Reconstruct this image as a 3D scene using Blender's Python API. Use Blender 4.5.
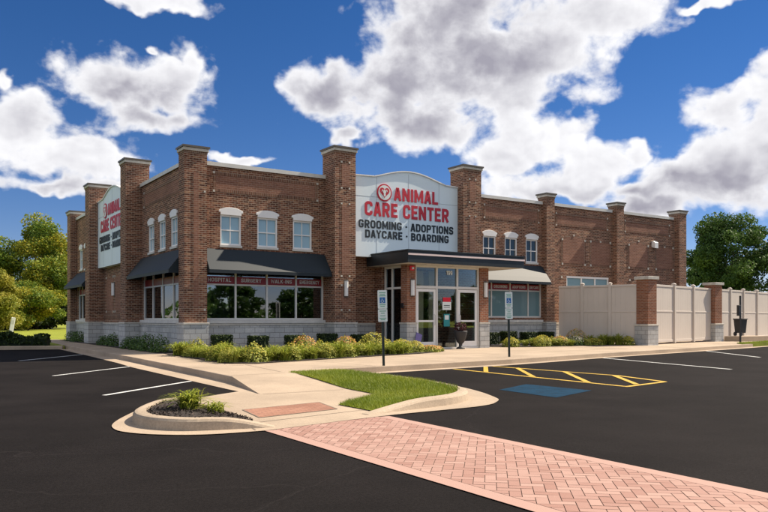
import bpy, bmesh, math, random
import numpy as np
from mathutils import Vector, Matrix

for o in list(bpy.data.objects): bpy.data.objects.remove(o)
SC = bpy.context.scene; COL = SC.collection
R = math.radians
random.seed(7); RNG = np.random.default_rng(7)

# ------------------------------------------------------------------ camera
cam = bpy.data.cameras.new('camera'); camo = bpy.data.objects.new('camera', cam); COL.objects.link(camo)
camo.location = (-8.36, -25.19, 1.1); camo.rotation_euler = (R(90), 0, R(-33.4))
cam.sensor_width = 36.0; cam.lens = 34.92; cam.shift_y = 0.082; cam.clip_end = 3000; cam.clip_start = .05
SC.camera = camo

# ------------------------------------------------------------------ sun, exposure
SUN = Vector((1.0, -0.115, 1.02)).normalized()
sl = bpy.data.lights.new('sun', 'SUN'); sl.energy = 4.3; sl.angle = R(.5); sl.color = (1.0, .87, .70)
so = bpy.data.objects.new('sun', sl); COL.objects.link(so)
so.rotation_euler = SUN.to_track_quat('Z', 'Y').to_euler()
SC.view_settings.view_transform = 'Standard'; SC.view_settings.look = 'None'
SC.view_settings.gamma = 1; SC.view_settings.use_curve_mapping = False
SC.view_settings.exposure = 1.08
SC.cycles.max_bounces = 8; SC.cycles.transparent_max_bounces = 12
SC.cycles.use_denoising = True

# ------------------------------------------------------------------ node helpers
class NT:
    def __init__(s, tree): s.t = tree; s.n = tree.nodes; s.l = tree.links
    def new(s, typ, **kw):
        n = s.n.new(typ)
        for k, v in kw.items(): setattr(n, k, v)
        return n
    def put(s, sock, v):
        if isinstance(v, bpy.types.NodeSocket): s.l.new(v, sock)
        elif v is not None: sock.default_value = v
    def m(s, op, a, b=None, c=None, clamp=False):
        n = s.new('ShaderNodeMath', operation=op, use_clamp=clamp)
        for i, v in enumerate((a, b, c)): s.put(n.inputs[i], v)
        return n.outputs[0]
    def vm(s, op, a, b=None, scale=None):
        n = s.new('ShaderNodeVectorMath', operation=op)
        s.put(n.inputs[0], a)
        if b is not None: s.put(n.inputs[1], b)
        if scale is not None: s.put(n.inputs[3], scale)
        return n.outputs['Value'] if op in ('LENGTH', 'DOT_PRODUCT') else n.outputs[0]
    def noise(s, vec, scale, detail=4, rough=.55, dist=0):
        n = s.new('ShaderNodeTexNoise'); s.put(n.inputs['Vector'], vec)
        n.inputs['Scale'].default_value = scale; n.inputs['Detail'].default_value = detail
        n.inputs['Roughness'].default_value = rough; n.inputs['Distortion'].default_value = dist
        return n.outputs[0]
    def mix(s, f, a, b, blend='MIX'):
        n = s.new('ShaderNodeMix', data_type='RGBA', blend_type=blend)
        s.put(n.inputs[0], f)
        s.put(n.inputs[6], (*a, 1) if isinstance(a, tuple) else a); s.put(n.inputs[7], (*b, 1) if isinstance(b, tuple) else b)
        return n.outputs[2]
    def ramp(s, f, lo, hi, a=0., b=1.):
        n = s.new('ShaderNodeMapRange'); n.interpolation_type = 'SMOOTHSTEP'
        s.put(n.inputs[0], f); n.inputs[1].default_value = lo; n.inputs[2].default_value = hi
        n.inputs[3].default_value = a; n.inputs[4].default_value = b
        return n.outputs[0]

# ------------------------------------------------------------------ sky with clouds (azimuth / elevation in degrees)
CLOUDS = [(29.3,16.7,3.4,2.0),(34.6,17.4,5.4,3.2),(40.0,18.4,6.1,4.0),(45.6,19.6,5.5,3.6),(49.9,21.4,4.6,2.4),(36.9,14.4,4.8,1.7),
 (38.5,22.1,6.1,3.1),(43.7,16.1,3.0,1.8),(30.4,13.6,1.4,.5),(42.3,11.9,3.0,1.9),(45.2,13.1,3.7,2.5),(48.9,11.1,3.0,1.8),(52.4,9.2,2.8,1.0),
 (46.7,9.7,5.5,1.2),(57.8,14.5,2.7,1.8),(60.5,15.3,2.1,1.9),(55.7,9.8,3.3,1.8),(58.9,10.2,3.8,2.9),(61.1,12.0,2.4,4.1),(53.1,8.3,3.1,.7),
 (13.9,16.3,4.8,1.9),(17.7,17.5,2.6,1.8),(19.0,18.7,1.2,1.0),(7.1,13.1,3.4,2.3),(9.9,11.1,4.9,1.8),(16.0,14.4,3.5,1.0),(17.0,22.1,3.9,.7),
 (16.3,19.2,.8,.4),(6.6,16.5,.6,.8),(22.5,11.8,2.5,.5),(9.9,9.4,5.2,.7),(51.9,12.1,1.0,.7),(56.7,21.2,1.9,.4),
 # beyond the frame: reflections, side views; last big banks added to brighten the facades
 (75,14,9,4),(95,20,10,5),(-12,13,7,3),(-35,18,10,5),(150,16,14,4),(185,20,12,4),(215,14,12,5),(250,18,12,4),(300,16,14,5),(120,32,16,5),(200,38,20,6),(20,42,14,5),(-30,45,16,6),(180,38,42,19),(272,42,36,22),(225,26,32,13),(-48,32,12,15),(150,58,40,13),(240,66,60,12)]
world = bpy.data.worlds.new('World'); SC.world = world; world.use_nodes = True
w = NT(world.node_tree); w.n.clear()
sky = w.new('ShaderNodeTexSky', sky_type='NISHITA'); sky.sun_disc = False
sky.sun_elevation = math.asin(SUN.z); sky.sun_rotation = math.atan2(SUN.x, SUN.y)
sky.air_density = 1.0; sky.dust_density = .0; sky.ozone_density = 4.0; sky.altitude = 1500
hs = w.new('ShaderNodeHueSaturation'); w.put(hs.inputs['Color'], sky.outputs[0])
hs.inputs['Saturation'].default_value = 1.27; hs.inputs['Value'].default_value = .265
tc = w.new('ShaderNodeTexCoord'); D = w.vm('NORMALIZE', tc.outputs['Generated'])
sp = w.new('ShaderNodeSeparateXYZ'); w.put(sp.inputs[0], D)
az = w.m('MULTIPLY', w.m('ARCTAN2', sp.outputs[0], sp.outputs[1]), 57.29578)
az = w.m('ADD', az, w.m('MULTIPLY', w.m('LESS_THAN', az, -60.), 360.))
el = w.m('MULTIPLY', w.m('ARCSINE', sp.outputs[2]), 57.29578)
cmb = w.new('ShaderNodeCombineXYZ'); w.put(cmb.inputs[0], az); w.put(cmb.inputs[1], el)
P = cmb.outputs[0]
nz = w.new('ShaderNodeTexNoise'); w.put(nz.inputs['Vector'], P); nz.inputs['Scale'].default_value = .34; nz.inputs['Detail'].default_value = 3
warp = w.vm('SCALE', w.vm('SUBTRACT', nz.outputs['Color'], (.5, .5, .5)), scale=3.2)
PW = w.vm('MULTIPLY', w.vm('ADD', P, warp), (1, 1, 0))
acc = None
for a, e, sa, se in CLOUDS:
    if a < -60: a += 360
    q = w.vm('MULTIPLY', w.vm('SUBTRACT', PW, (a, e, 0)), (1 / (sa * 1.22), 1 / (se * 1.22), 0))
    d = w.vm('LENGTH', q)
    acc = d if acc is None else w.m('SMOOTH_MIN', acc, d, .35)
body = w.m('SUBTRACT', 1., acc)                     # >0 inside
n1 = w.noise(w.vm('MULTIPLY', P, (.75, 1, 1)), .36, 8, .56, .2)
def billow(vec):
    v = w.new('ShaderNodeTexVoronoi', feature='F1'); v.inputs['Scale'].default_value = .42; v.inputs['Detail'].default_value = 2.6
    v.inputs['Roughness'].default_value = .48; v.inputs['Lacunarity'].default_value = 2.3; v.normalize = True
    w.put(v.inputs['Vector'], vec)
    return w.m('MULTIPLY_ADD', v.outputs['Distance'], -2.0, 1.0)
PB = w.vm('ADD', w.vm('MULTIPLY', P, (.8, 1, 1)), w.vm('SCALE', w.vm('SUBTRACT', nz.outputs['Color'], (.5, .5, .5)), scale=1.2))
m1 = billow(PB); n2 = billow(w.vm('ADD', PB, (.30, .38, 0)))
n3 = w.noise(w.vm('MULTIPLY', P, (.6, 1, 1)), .16, 4, .5)
dens = w.m('ADD', w.m('MULTIPLY_ADD', w.m('SUBTRACT', n1, .5), 1.5, body), w.m('MULTIPLY_ADD', m1, .55, -.22))
alpha = w.ramp(dens, -.01, .42)
relief = w.m('MULTIPLY', w.m('SUBTRACT', m1, n2), .46)
DARK = [(34.5,16.5,5.5,2.6),(40.4,20.2,4.9,2.6),(30.4,16.7,3.2,1.5),(59.1,8.8,3.9,1.8),(55.7,8.0,3.9,.9),(46.7,8.7,6.6,.7),(13.9,14.0,4.8,1.0),(7.6,9.3,5.6,1.0),(16.0,15.9,3.2,1.0),(36.9,22.4,5.4,1.5)]
dk = None
for a, e, sa, se in DARK:
    q = w.vm('MULTIPLY', w.vm('SUBTRACT', PW, (a, e, 0)), (.72 / sa, .72 / se, 0))
    l_ = w.vm('LENGTH', q); g_ = w.m('EXPONENT', w.m('MULTIPLY', w.m('MULTIPLY', l_, l_), -1.))
    dk = g_ if dk is None else w.m('ADD', dk, g_)
dk = w.m('MINIMUM', dk, 1.)
core = w.m('MULTIPLY', w.ramp(dens, .10, .95), w.m('ADD', w.m('MULTIPLY', dk, .95), w.m('MULTIPLY_ADD', n3, .9, -.27), clamp=True))
lit = w.m('ADD', w.m('MULTIPLY_ADD', core, -.84, .90), relief, clamp=True)
lowdark = w.ramp(el, 5., 11., .82, 1.)
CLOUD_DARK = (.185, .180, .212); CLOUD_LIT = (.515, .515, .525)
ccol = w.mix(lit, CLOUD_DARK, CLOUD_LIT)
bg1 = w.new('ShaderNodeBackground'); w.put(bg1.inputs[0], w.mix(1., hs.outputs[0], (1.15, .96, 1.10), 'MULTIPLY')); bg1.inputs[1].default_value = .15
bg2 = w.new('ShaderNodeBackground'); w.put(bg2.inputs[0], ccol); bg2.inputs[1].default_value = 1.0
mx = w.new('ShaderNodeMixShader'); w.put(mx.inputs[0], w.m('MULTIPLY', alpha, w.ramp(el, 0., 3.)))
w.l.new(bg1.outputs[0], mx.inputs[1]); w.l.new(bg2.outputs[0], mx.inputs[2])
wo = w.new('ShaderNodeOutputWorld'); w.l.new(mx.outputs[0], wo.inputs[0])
world.cycles.sampling_method = 'MANUAL'; world.cycles.sample_map_resolution = 512

# ------------------------------------------------------------------ materials
def mat(name):
    m = bpy.data.materials.new(name); m.use_nodes = True
    t = NT(m.node_tree); b = t.n['Principled BSDF']
    return m, t, b
def plain(name, col, rough=.6, metal=0., spec=.5, var=.0, vscale=3., bump=0., bscale=40.):
    m, t, b = mat(name)
    b.inputs['Roughness'].default_value = rough; b.inputs['Metallic'].default_value = metal
    b.inputs['Specular IOR Level'].default_value = spec
    oc = t.new('ShaderNodeTexCoord').outputs['Object']
    if var:
        f = t.ramp(t.noise(oc, vscale, 6), .3, .7)
        lo = tuple(c * (1 - var) for c in col); hi = tuple(min(1, c * (1 + var)) for c in col)
        t.put(b.inputs['Base Color'], t.mix(f, lo, hi))
    else: b.inputs['Base Color'].default_value = (*col, 1)
    if bump:
        bp = t.new('ShaderNodeBump'); bp.inputs['Strength'].default_value = bump; bp.inputs['Distance'].default_value = .01
        t.put(bp.inputs['Height'], t.noise(oc, bscale, 5)); t.put(b.inputs['Normal'], bp.outputs[0])
    return m
def facing_uv(t):
    """wall coordinates: along the wall, up"""
    g = t.new('ShaderNodeNewGeometry'); oc = t.new('ShaderNodeTexCoord')
    sn = t.new('ShaderNodeSeparateXYZ'); t.put(sn.inputs[0], oc.outputs['Normal'])
    sp = t.new('ShaderNodeSeparateXYZ'); t.put(sp.inputs[0], oc.outputs['Object'])
    isx = t.m('GREATER_THAN', t.m('ABSOLUTE', sn.outputs[0]), .6)
    isz = t.m('GREATER_THAN', t.m('ABSOLUTE', sn.outputs[2]), .8)
    u = t.m('ADD', t.m('MULTIPLY', sp.outputs[0], t.m('SUBTRACT', 1., isx)), t.m('MULTIPLY', sp.outputs[1], isx))
    v = t.m('ADD', t.m('MULTIPLY', sp.outputs[2], t.m('SUBTRACT', 1., isz)), t.m('MULTIPLY', sp.outputs[1], isz))
    c = t.new('ShaderNodeCombineXYZ'); t.put(c.inputs[0], u); t.put(c.inputs[1], v)
    return c.outputs[0], oc.outputs['Object']
def brickmat(name, c1, c2, mortar, bw=.215, rh=.0735, ms=.009, dark=.62, offset=.5, bump=.5, flat=.0):
    m, t, b = mat(name)
    uv, oc = facing_uv(t)
    k = t.new('ShaderNodeTexBrick'); t.put(k.inputs['Vector'], uv)
    k.offset = offset
    k.inputs['Scale'].default_value = 1; k.inputs['Brick Width'].default_value = bw; k.inputs['Row Height'].default_value = rh
    k.inputs['Mortar Size'].default_value = ms; k.inputs['Mortar Smooth'].default_value = .2; k.inputs['Bias'].default_value = 0
    k.inputs['Color1'].default_value = (*c1, 1); k.inputs['Color2'].default_value = (*c2, 1); k.inputs['Mortar'].default_value = (*mortar, 1)
    # second random per brick (dark clinkers), same lattice
    cell = t.new('ShaderNodeTexWhiteNoise', noise_dimensions='2D')
    sx = t.new('ShaderNodeSeparateXYZ'); t.put(sx.inputs[0], uv)
    row = t.m('FLOOR', t.m('DIVIDE', sx.outputs[1], rh))
    par = t.m('MULTIPLY', t.m('MODULO', t.m('ABSOLUTE', row), 2.), offset * bw)
    colx = t.m('FLOOR', t.m('DIVIDE', t.m('ADD', sx.outputs[0], par), bw))
    cc = t.new('ShaderNodeCombineXYZ'); t.put(cc.inputs[0], colx); t.put(cc.inputs[1], row); t.put(cell.inputs[0], cc.outputs[0])
    dk = t.m('MULTIPLY', t.m('GREATER_THAN', cell.outputs[0], .64), t.m('SUBTRACT', 1., k.outputs['Fac']))
    col = t.mix(t.m('MULTIPLY', dk, dark), k.outputs['Color'], (c1[0] * .28, c1[1] * .28, c1[2] * .33))
    lt = t.m('MULTIPLY', t.m('LESS_THAN', cell.outputs[0], .10), t.m('SUBTRACT', 1., k.outputs['Fac']))
    col = t.mix(t.m('MULTIPLY', lt, dark), col, (.36, .20, .115))
    st = t.ramp(t.noise(oc, .8, 6, .6), .3, .75, .84, 1.1)
    v3 = t.vm('SCALE', col, scale=st)
    fine = t.ramp(t.noise(oc, 60, 3), .25, .75, .85, 1.12)
    v3 = t.vm('SCALE', v3, scale=fine)
    t.put(b.inputs['Base Color'], v3)
    b.inputs['Roughness'].default_value = .85; b.inputs['Specular IOR Level'].default_value = .25
    bp = t.new('ShaderNodeBump'); bp.inputs['Strength'].default_value = bump; bp.inputs['Distance'].default_value = .006
    hgt = t.m('ADD', t.m('SUBTRACT', 1., k.outputs['Fac']), t.m('MULTIPLY', t.noise(oc, 90, 3), .4))
    t.put(bp.inputs['Height'], hgt); t.put(b.inputs['Normal'], bp.outputs[0])
    return m
M = {}
M['brick'] = brickmat('brick', (.155, .060, .036), (.240, .102, .060), (.42, .32, .235))
M['brick_pier'] = brickmat('brick_pier', (.23, .082, .043), (.31, .122, .065), (.34, .26, .20), dark=.2)
M['brick_panel'] = brickmat('brick_panel', (.215, .098, .064), (.255, .122, .082), (.33, .22, .165), ms=.008, dark=.18, bump=.5)
M['soldier'] = brickmat('soldier', (.13, .057, .037), (.20, .09, .055), (.32, .25, .19), bw=.0735, rh=.215, dark=.3, offset=0.)
M['stone'] = brickmat('stone', (.40, .41, .41), (.52, .52, .50), (.24, .235, .225), bw=.40, rh=.195, ms=.009, dark=.0, bump=.9)
M['cast_stone'] = plain('cast_stone', (.50, .475, .42), .8, var=.12, vscale=5, bump=.2)
M['sill'] = plain('sill', (.58, .57, .54), .75, var=.08)
M['coping'] = plain('coping', (.60, .60, .57), .45, spec=.5, var=.05)
M['white'] = plain('white', (.78, .78, .77), .45, var=.03)
M['frame'] = plain('frame', (.66, .65, .62), .40, var=.03)
M['canopy'] = plain('canopy', (.010, .016, .020), .45, var=.2)
M['soffit'] = plain('soffit', (.55, .52, .46), .7)
M['stripe'] = plain('stripe', (.72, .60, .58), .4)
M['panel'] = plain('panel', (.72, .83, .88), .5, var=.02, vscale=1.)
M['joint'] = plain('joint', (.35, .39, .42), .7)
M['red'] = plain('red', (.52, .018, .035), .45)
M['band'] = plain('band', (.26, .014, .018), .4)
M['black'] = plain('black', (.010, .011, .013), .5)
M['ink'] = plain('ink', (.014, .022, .028), .5)
M['post'] = plain('post', (.018, .028, .024), .5)
M['blue'] = plain('blue', (.015, .14, .42), .5)
M['signwhite'] = plain('signwhite', (.74, .80, .78), .45)
M['signgreen'] = plain('signgreen', (.10, .36, .24), .5)
M['vinyl'] = plain('vinyl', (.53, .475, .42), .5, var=.03, vscale=1.2)
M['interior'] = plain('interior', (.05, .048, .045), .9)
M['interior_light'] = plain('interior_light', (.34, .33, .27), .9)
M['blind'] = plain('blind', (.22, .34, .42), .4)
M['door_dark'] = plain('door_dark', (.02, .02, .02), .5)
M['bronze'] = plain('bronze', (.10, .085, .065), .45)
M['urn'] = plain('urn', (.022, .022, .026), .6)
M['purple'] = plain('purple', (.16, .13, .33), .6)
M['teal'] = plain('teal', (.03, .26, .27), .5)
M['strobe'] = plain('strobe', (.65, .015, .03), .35)
M['soil'] = plain('mulch', (.030, .022, .018), .95, var=.5, vscale=18, bump=1., bscale=45)
M['bark'] = plain('bark', (.060, .045, .032), .9, var=.3, vscale=8)
M['yellow'] = plain('yellow_paint', (.52, .33, .028), .7, var=.12, vscale=9)
M['paintwhite'] = plain('white_paint', (.60, .61, .60), .7, var=.12, vscale=9)
M['paintblue'] = plain('blue_paint', (.004, .032, .066), .85, spec=.08, var=.2, vscale=6)
# traffic paint is worn through to the asphalt in specks
for k_ in ('yellow', 'paintwhite', 'paintblue'):
    t_ = NT(M[k_].node_tree); b_ = t_.n['Principled BSDF']; src = b_.inputs['Base Color'].links[0].from_socket
    oc_ = t_.new('ShaderNodeTexCoord').outputs['Object']
    wr = t_.m('MULTIPLY', t_.ramp(t_.noise(oc_, 26, 6, .7), .33, .45), t_.ramp(t_.noise(oc_, 2.2, 3, .6), .22, .5, .70, 1.))
    t_.put(b_.inputs['Base Color'], t_.mix(wr, (.016, .014, .014), src))
# glossy marine vinyl of the awnings
m, t, b = mat('awning'); b.inputs['Base Color'].default_value = (.006, .016, .025, 1); b.inputs['Roughness'].default_value = .62
b.inputs['Specular IOR Level'].default_value = .5; b.inputs['IOR'].default_value = 1.44
b.inputs['Sheen Weight'].default_value = .06; b.inputs['Sheen Tint'].default_value = (1, .93, .82, 1)
M['awning'] = m
# glass
def glass(name, base, trans, ior=2.1):
    m, t, b = mat(name)
    b.inputs['Base Color'].default_value = (*base, 1); b.inputs['Roughness'].default_value = .015
    b.inputs['IOR'].default_value = ior
    oc = t.new('ShaderNodeTexCoord').outputs['Object']
    bp = t.new('ShaderNodeBump'); bp.inputs['Strength'].default_value = .03; bp.inputs['Distance'].default_value = .02
    t.put(bp.inputs['Height'], t.noise(oc, 1.3, 1)); t.put(b.inputs['Normal'], bp.outputs[0])
    if trans:
        tr = t.new('ShaderNodeBsdfTransparent'); tr.inputs[0].default_value = (.86, .90, .88, 1)
        gl = t.new('ShaderNodeBsdfGlossy'); gl.inputs['Roughness'].default_value = .012; gl.inputs[0].default_value = (.9, .95, 1, 1)
        t.put(gl.inputs['Normal'], bp.outputs[0])
        fr = t.new('ShaderNodeFresnel'); fr.inputs[0].default_value = ior
        mx = t.new('ShaderNodeMixShader'); t.put(mx.inputs[0], fr.outputs[0]); t.l.new(tr.outputs[0], mx.inputs[1]); t.l.new(gl.outputs[0], mx.inputs[2])
        t.l.new(mx.outputs[0], t.n['Material Output'].inputs[0])
    return m
M['glass_shop'] = glass('glass_shop', (0, 0, 0), True, 2.7)
M['glass_door'] = glass('glass_door', (0, 0, 0), True, 1.5)
M['glass_upper'] = glass('glass_upper', (.30, .45, .52), False, 1.8)
M['glass_dark'] = glass('glass_dark', (.012, .020, .022), False, 1.65)
M['glass_blind'] = glass('glass_blind', (.14, .24, .27), False, 1.6)
# ground materials
def groundmat(name, col, rough=.9, grid=None, **kw):
    m, t, b = mat(name)
    oc = t.new('ShaderNodeTexCoord').outputs['Object']
    a = t.ramp(t.noise(oc, .55, 7, .62), .3, .72, 1 - kw.get('v1', .1), 1 + kw.get('v1', .1))
    c = t.ramp(t.noise(oc, 38, 4, .7), .3, .7, 1 - kw.get('v2', .1), 1 + kw.get('v2', .1))
    v = t.vm('SCALE', (*col,), scale=t.m('MULTIPLY', a, c))
    if kw.get('crack'):
        w_ = t.new('ShaderNodeTexVoronoi', feature='DISTANCE_TO_EDGE'); w_.inputs['Scale'].default_value = .16
        dd = t.new('ShaderNodeTexNoise'); dd.inputs['Scale'].default_value = 1.1; t.put(dd.inputs['Vector'], oc); dd.inputs['Detail'].default_value = 6
        t.put(w_.inputs['Vector'], t.vm('ADD', oc, t.vm('SCALE', dd.outputs['Color'], scale=.8)))
        line = t.ramp(w_.outputs['Distance'], .0, .0025, 1., 0.)
        v = t.mix(t.m('MULTIPLY', line, .42), v, (col[0] * 2.0, col[1] * 2.0, col[2] * 2.0))
    t.put(b.inputs['Base Color'], v)
    b.inputs['Roughness'].default_value = rough; b.inputs['Specular IOR Level'].default_value = kw.get('spec', .3)
    bp = t.new('ShaderNodeBump'); bp.inputs['Strength'].default_value = kw.get('bump', .35); bp.inputs['Distance'].default_value = .006
    t.put(bp.inputs['Height'], t.noise(oc, kw.get('bs', 120), 4)); t.put(b.inputs['Normal'], bp.outputs[0])
    return m
M['asphalt'] = groundmat('asphalt', (.0122, .0106, .0104), .92, v1=.24, v2=.25, spec=.06, crack=True, bump=.5)
M['concrete'] = groundmat('concrete', (.375, .30, .226), .9, v1=.14, v2=.10, spec=.2)
M['curb'] = groundmat('curb', (.385, .312, .235), .9, v1=.22, v2=.12, spec=.2)
M['lawn'] = groundmat('lawn', (.22, .25, .035), .95, v1=.2, v2=.35, bs=30, bump=1., spec=.1)
M['turf'] = groundmat('turf', (.135, .165, .017), .95, v1=.25, v2=.4, bs=60, bump=1., spec=.1)
M['jointline'] = plain('jointline', (.17, .13, .10), .95)
M['roof'] = plain('roof', (.3, .3, .29), .9)
def attrmat(name, cols, rough=.6, trans=.25, attr='hue', spec=.25):
    """colour varies per leaf / paver through a random attribute"""
    m, t, b = mat(name)
    a = t.new('ShaderNodeAttribute'); a.attribute_name = attr
    cr = t.new('ShaderNodeValToRGB'); t.put(cr.inputs[0], a.outputs['Fac'])
    e = cr.color_ramp.elements
    while len(e) < len(cols): e.new(.5)
    for i, c in enumerate(cols): e[i].position = i / (len(cols) - 1); e[i].color = (*c, 1)
    t.put(b.inputs['Base Color'], cr.outputs[0]); b.inputs['Roughness'].default_value = rough; b.inputs['Specular IOR Level'].default_value = spec
    if trans:
        tl = t.new('ShaderNodeBsdfTranslucent'); t.put(tl.inputs[0], cr.outputs[0])
        mx = t.new('ShaderNodeMixShader'); mx.inputs[0].default_value = trans
        t.l.new(b.outputs[0], mx.inputs[1]); t.l.new(tl.outputs[0], mx.inputs[2]); t.l.new(mx.outputs[0], t.n['Material Output'].inputs[0])
    return m
M['leaf_autumn'] = attrmat('leaf_autumn', [(.075, .145, .024), (.14, .21, .03), (.26, .29, .034), (.40, .33, .032)], trans=.3)
M['leaf_yellow'] = attrmat('leaf_yellow', [(.15, .19, .025), (.28, .28, .04), (.42, .36, .06)], trans=.3)
M['leaf_green'] = attrmat('leaf_green', [(.040, .085, .024), (.072, .135, .032), (.12, .19, .04)], trans=.25)
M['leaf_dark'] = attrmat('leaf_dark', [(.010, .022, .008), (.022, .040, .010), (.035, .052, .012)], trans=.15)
M['leaf_box'] = attrmat('leaf_box', [(.012, .028, .008), (.025, .046, .010), (.045, .07, .014)], trans=.12)
M['leaf_lily'] = attrmat('leaf_lily', [(.15, .20, .022), (.26, .31, .036), (.40, .41, .06)], trans=.3)
M['leaf_sedum'] = attrmat('leaf_sedum', [(.15, .19, .03), (.27, .30, .05), (.42, .41, .08)], trans=.25)
M['bloom'] = attrmat('bloom', [(.60, .25, .06), (.68, .38, .10), (.60, .44, .13), (.62, .27, .17)], trans=.3)
M['bloom_yellow'] = attrmat('bloom_yellow', [(.52, .42, .06), (.64, .54, .10), (.44, .44, .07)], trans=.3)
M['bloom_grey'] = attrmat('bloom_grey', [(.20, .19, .17), (.33, .30, .28), (.26, .28, .20)], trans=.2)
M['leaf_red'] = attrmat('leaf_red', [(.05, .012, .018), (.10, .02, .03), (.05, .04, .02)], trans=.2)
M['grass'] = attrmat('grass', [(.125, .17, .013), (.20, .26, .02), (.29, .31, .036)], trans=.3)
M['paver'] = attrmat('paver', [(.30, .168, .135), (.345, .208, .172), (.395, .255, .212), (.32, .185, .15)], rough=.85, trans=0)
M['paver_joint'] = plain('paver_joint', (.13, .085, .066), .95)
M['tile'] = brickmat('tile', (.30, .15, .10), (.36, .19, .13), (.16, .09, .07), bw=.20, rh=.10, ms=.006, dark=.0, bump=.3)

# ------------------------------------------------------------------ mesh helpers
class MB:
    def __init__(s): s.v = []; s.f = []
    def face(s, pts):
        i = len(s.v); s.v += [tuple(p) for p in pts]; s.f.append(tuple(range(i, i + len(pts)))); return s
    def box(s, x0, x1, y0, y1, z0, z1):
        i = len(s.v)
        s.v += [(x, y, z) for z in (z0, z1) for (x, y) in ((x0, y0), (x1, y0), (x1, y1), (x0, y1))]
        for q in ((3, 2, 1, 0), (4, 5, 6, 7), (0, 1, 5, 4), (1, 2, 6, 5), (2, 3, 7, 6), (3, 0, 4, 7)): s.f.append(tuple(i + k for k in q))
        return s
    def prism(s, pts, z0, z1, zf=None):
        """extrude an outline (x,y) between z0 and z1; zf(x,y) may give the top height"""
        n = len(pts); i = len(s.v)
        s.v += [(p[0], p[1], z0) for p in pts] + [(p[0], p[1], zf(*p) if zf else z1) for p in pts]
        s.f.append(tuple(i + n + k for k in range(n))); s.f.append(tuple(i + n - 1 - k for k in range(n)))
        for k in range(n): s.f.append((i + k, i + (k + 1) % n, i + n + (k + 1) % n, i + n + k))
        return s
    def slab(s, pts, y0, y1):
        """outline in (x,z), thickness along y"""
        n = len(pts); i = len(s.v)
        s.v += [(p[0], y0, p[1]) for p in pts] + [(p[0], y1, p[1]) for p in pts]
        s.f.append(tuple(i + k for k in range(n))); s.f.append(tuple(i + 2 * n - 1 - k for k in range(n)))
        for k in range(n): s.f.append((i + (k + 1) % n, i + k, i + n + k, i + n + (k + 1) % n))
        return s
    def tube(s, pts, rad, n=8, cap=True):
        pts = [Vector(p) for p in pts]; i0 = len(s.v)
        if not hasattr(rad, '__len__'): rad = [rad] * len(pts)
        for k, p in enumerate(pts):
            d = (pts[min(k + 1, len(pts) - 1)] - pts[max(k - 1, 0)]).normalized()
            a = d.cross(Vector((0, 0, 1)) if abs(d.z) < .95 else Vector((1, 0, 0))).normalized(); b_ = d.cross(a)
            for j in range(n):
                th = 2 * math.pi * j / n; q = p + (a * math.cos(th) + b_ * math.sin(th)) * rad[k]; s.v.append(tuple(q))
        for k in range(len(pts) - 1):
            for j in range(n):
                s.f.append((i0 + k * n + j, i0 + k * n + (j + 1) % n, i0 + (k + 1) * n + (j + 1) % n, i0 + (k + 1) * n + j))
        if cap:
            s.f.append(tuple(i0 + j for j in range(n))[::-1]); s.f.append(tuple(i0 + (len(pts) - 1) * n + j for j in range(n)))
        return s
    def lathe(s, prof, n=20, c=(0, 0)):
        i0 = len(s.v)
        for r_, z in prof:
            for j in range(n):
                th = 2 * math.pi * j / n; s.v.append((c[0] + r_ * math.cos(th), c[1] + r_ * math.sin(th), z))
        for k in range(len(prof) - 1):
            for j in range(n): s.f.append((i0 + k * n + j, i0 + k * n + (j + 1) % n, i0 + (k + 1) * n + (j + 1) % n, i0 + (k + 1) * n + j))
        s.f.append(tuple(i0 + j for j in range(n))[::-1]); s.f.append(tuple(i0 + (len(prof) - 1) * n + j for j in range(n)))
        return s
    def mirror(s):
        """swap x and y (the left facade is drawn as a front one)"""
        s.v = [(y, x, z) for x, y, z in s.v]; s.f = [f[::-1] for f in s.f]; return s
    def build(s, name, material, parent=None, bevel=0., smooth=False, fix=True):
        me = bpy.data.meshes.new(name); me.from_pydata(s.v, [], s.f); me.materials.append(material)
        if fix:
            bm = bmesh.new(); bm.from_mesh(me)
            bmesh.ops.recalc_face_normals(bm, faces=bm.faces)
            bm.to_mesh(me); bm.free()
        if smooth:
            for p in me.polygons: p.use_smooth = True
        o = bpy.data.objects.new(name, me); COL.objects.link(o)
        if parent: o.parent = parent
        if bevel:
            md = o.modifiers.new('bevel', 'BEVEL'); md.width = bevel; md.segments = 2; md.limit_method = 'ANGLE'
        return o
def tag(o, label=None, cat=None, group=None, kind=None):
    if label: o['label'] = label
    if cat: o['category'] = cat
    if group: o['group'] = group
    if kind: o['kind'] = kind
    return o
def empty(name, loc=(0, 0, 0), rz=0.):
    o = bpy.data.objects.new(name, None); COL.objects.link(o); o.location = loc; o.rotation_euler = (0, 0, rz); o.empty_display_size = .2
    return o
def copy_tree(o, parent=None):
    c = o.copy(); COL.objects.link(c); c.parent = parent
    for ch in list(o.children): copy_tree(ch, c)
    return c
def quads(name, V, hue, material, parent=None, per=4):
    """one mesh of many separate leaves; V is (n, per, 3), hue is (n,)"""
    n = len(V); me = bpy.data.meshes.new(name)
    me.vertices.add(n * per); me.vertices.foreach_set('co', np.ascontiguousarray(V, dtype=np.float32).ravel())
    me.loops.add(n * per); me.loops.foreach_set('vertex_index', np.arange(n * per, dtype=np.int32))
    me.polygons.add(n); me.polygons.foreach_set('loop_start', np.arange(0, n * per, per, dtype=np.int32))
    me.update(calc_edges=True)
    a = me.attributes.new('hue', 'FLOAT', 'FACE'); a.data.foreach_set('value', np.asarray(hue, dtype=np.float32))
    me.materials.append(material)
    o = bpy.data.objects.new(name, me); COL.objects.link(o)
    if parent: o.parent = parent
    return o
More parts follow.
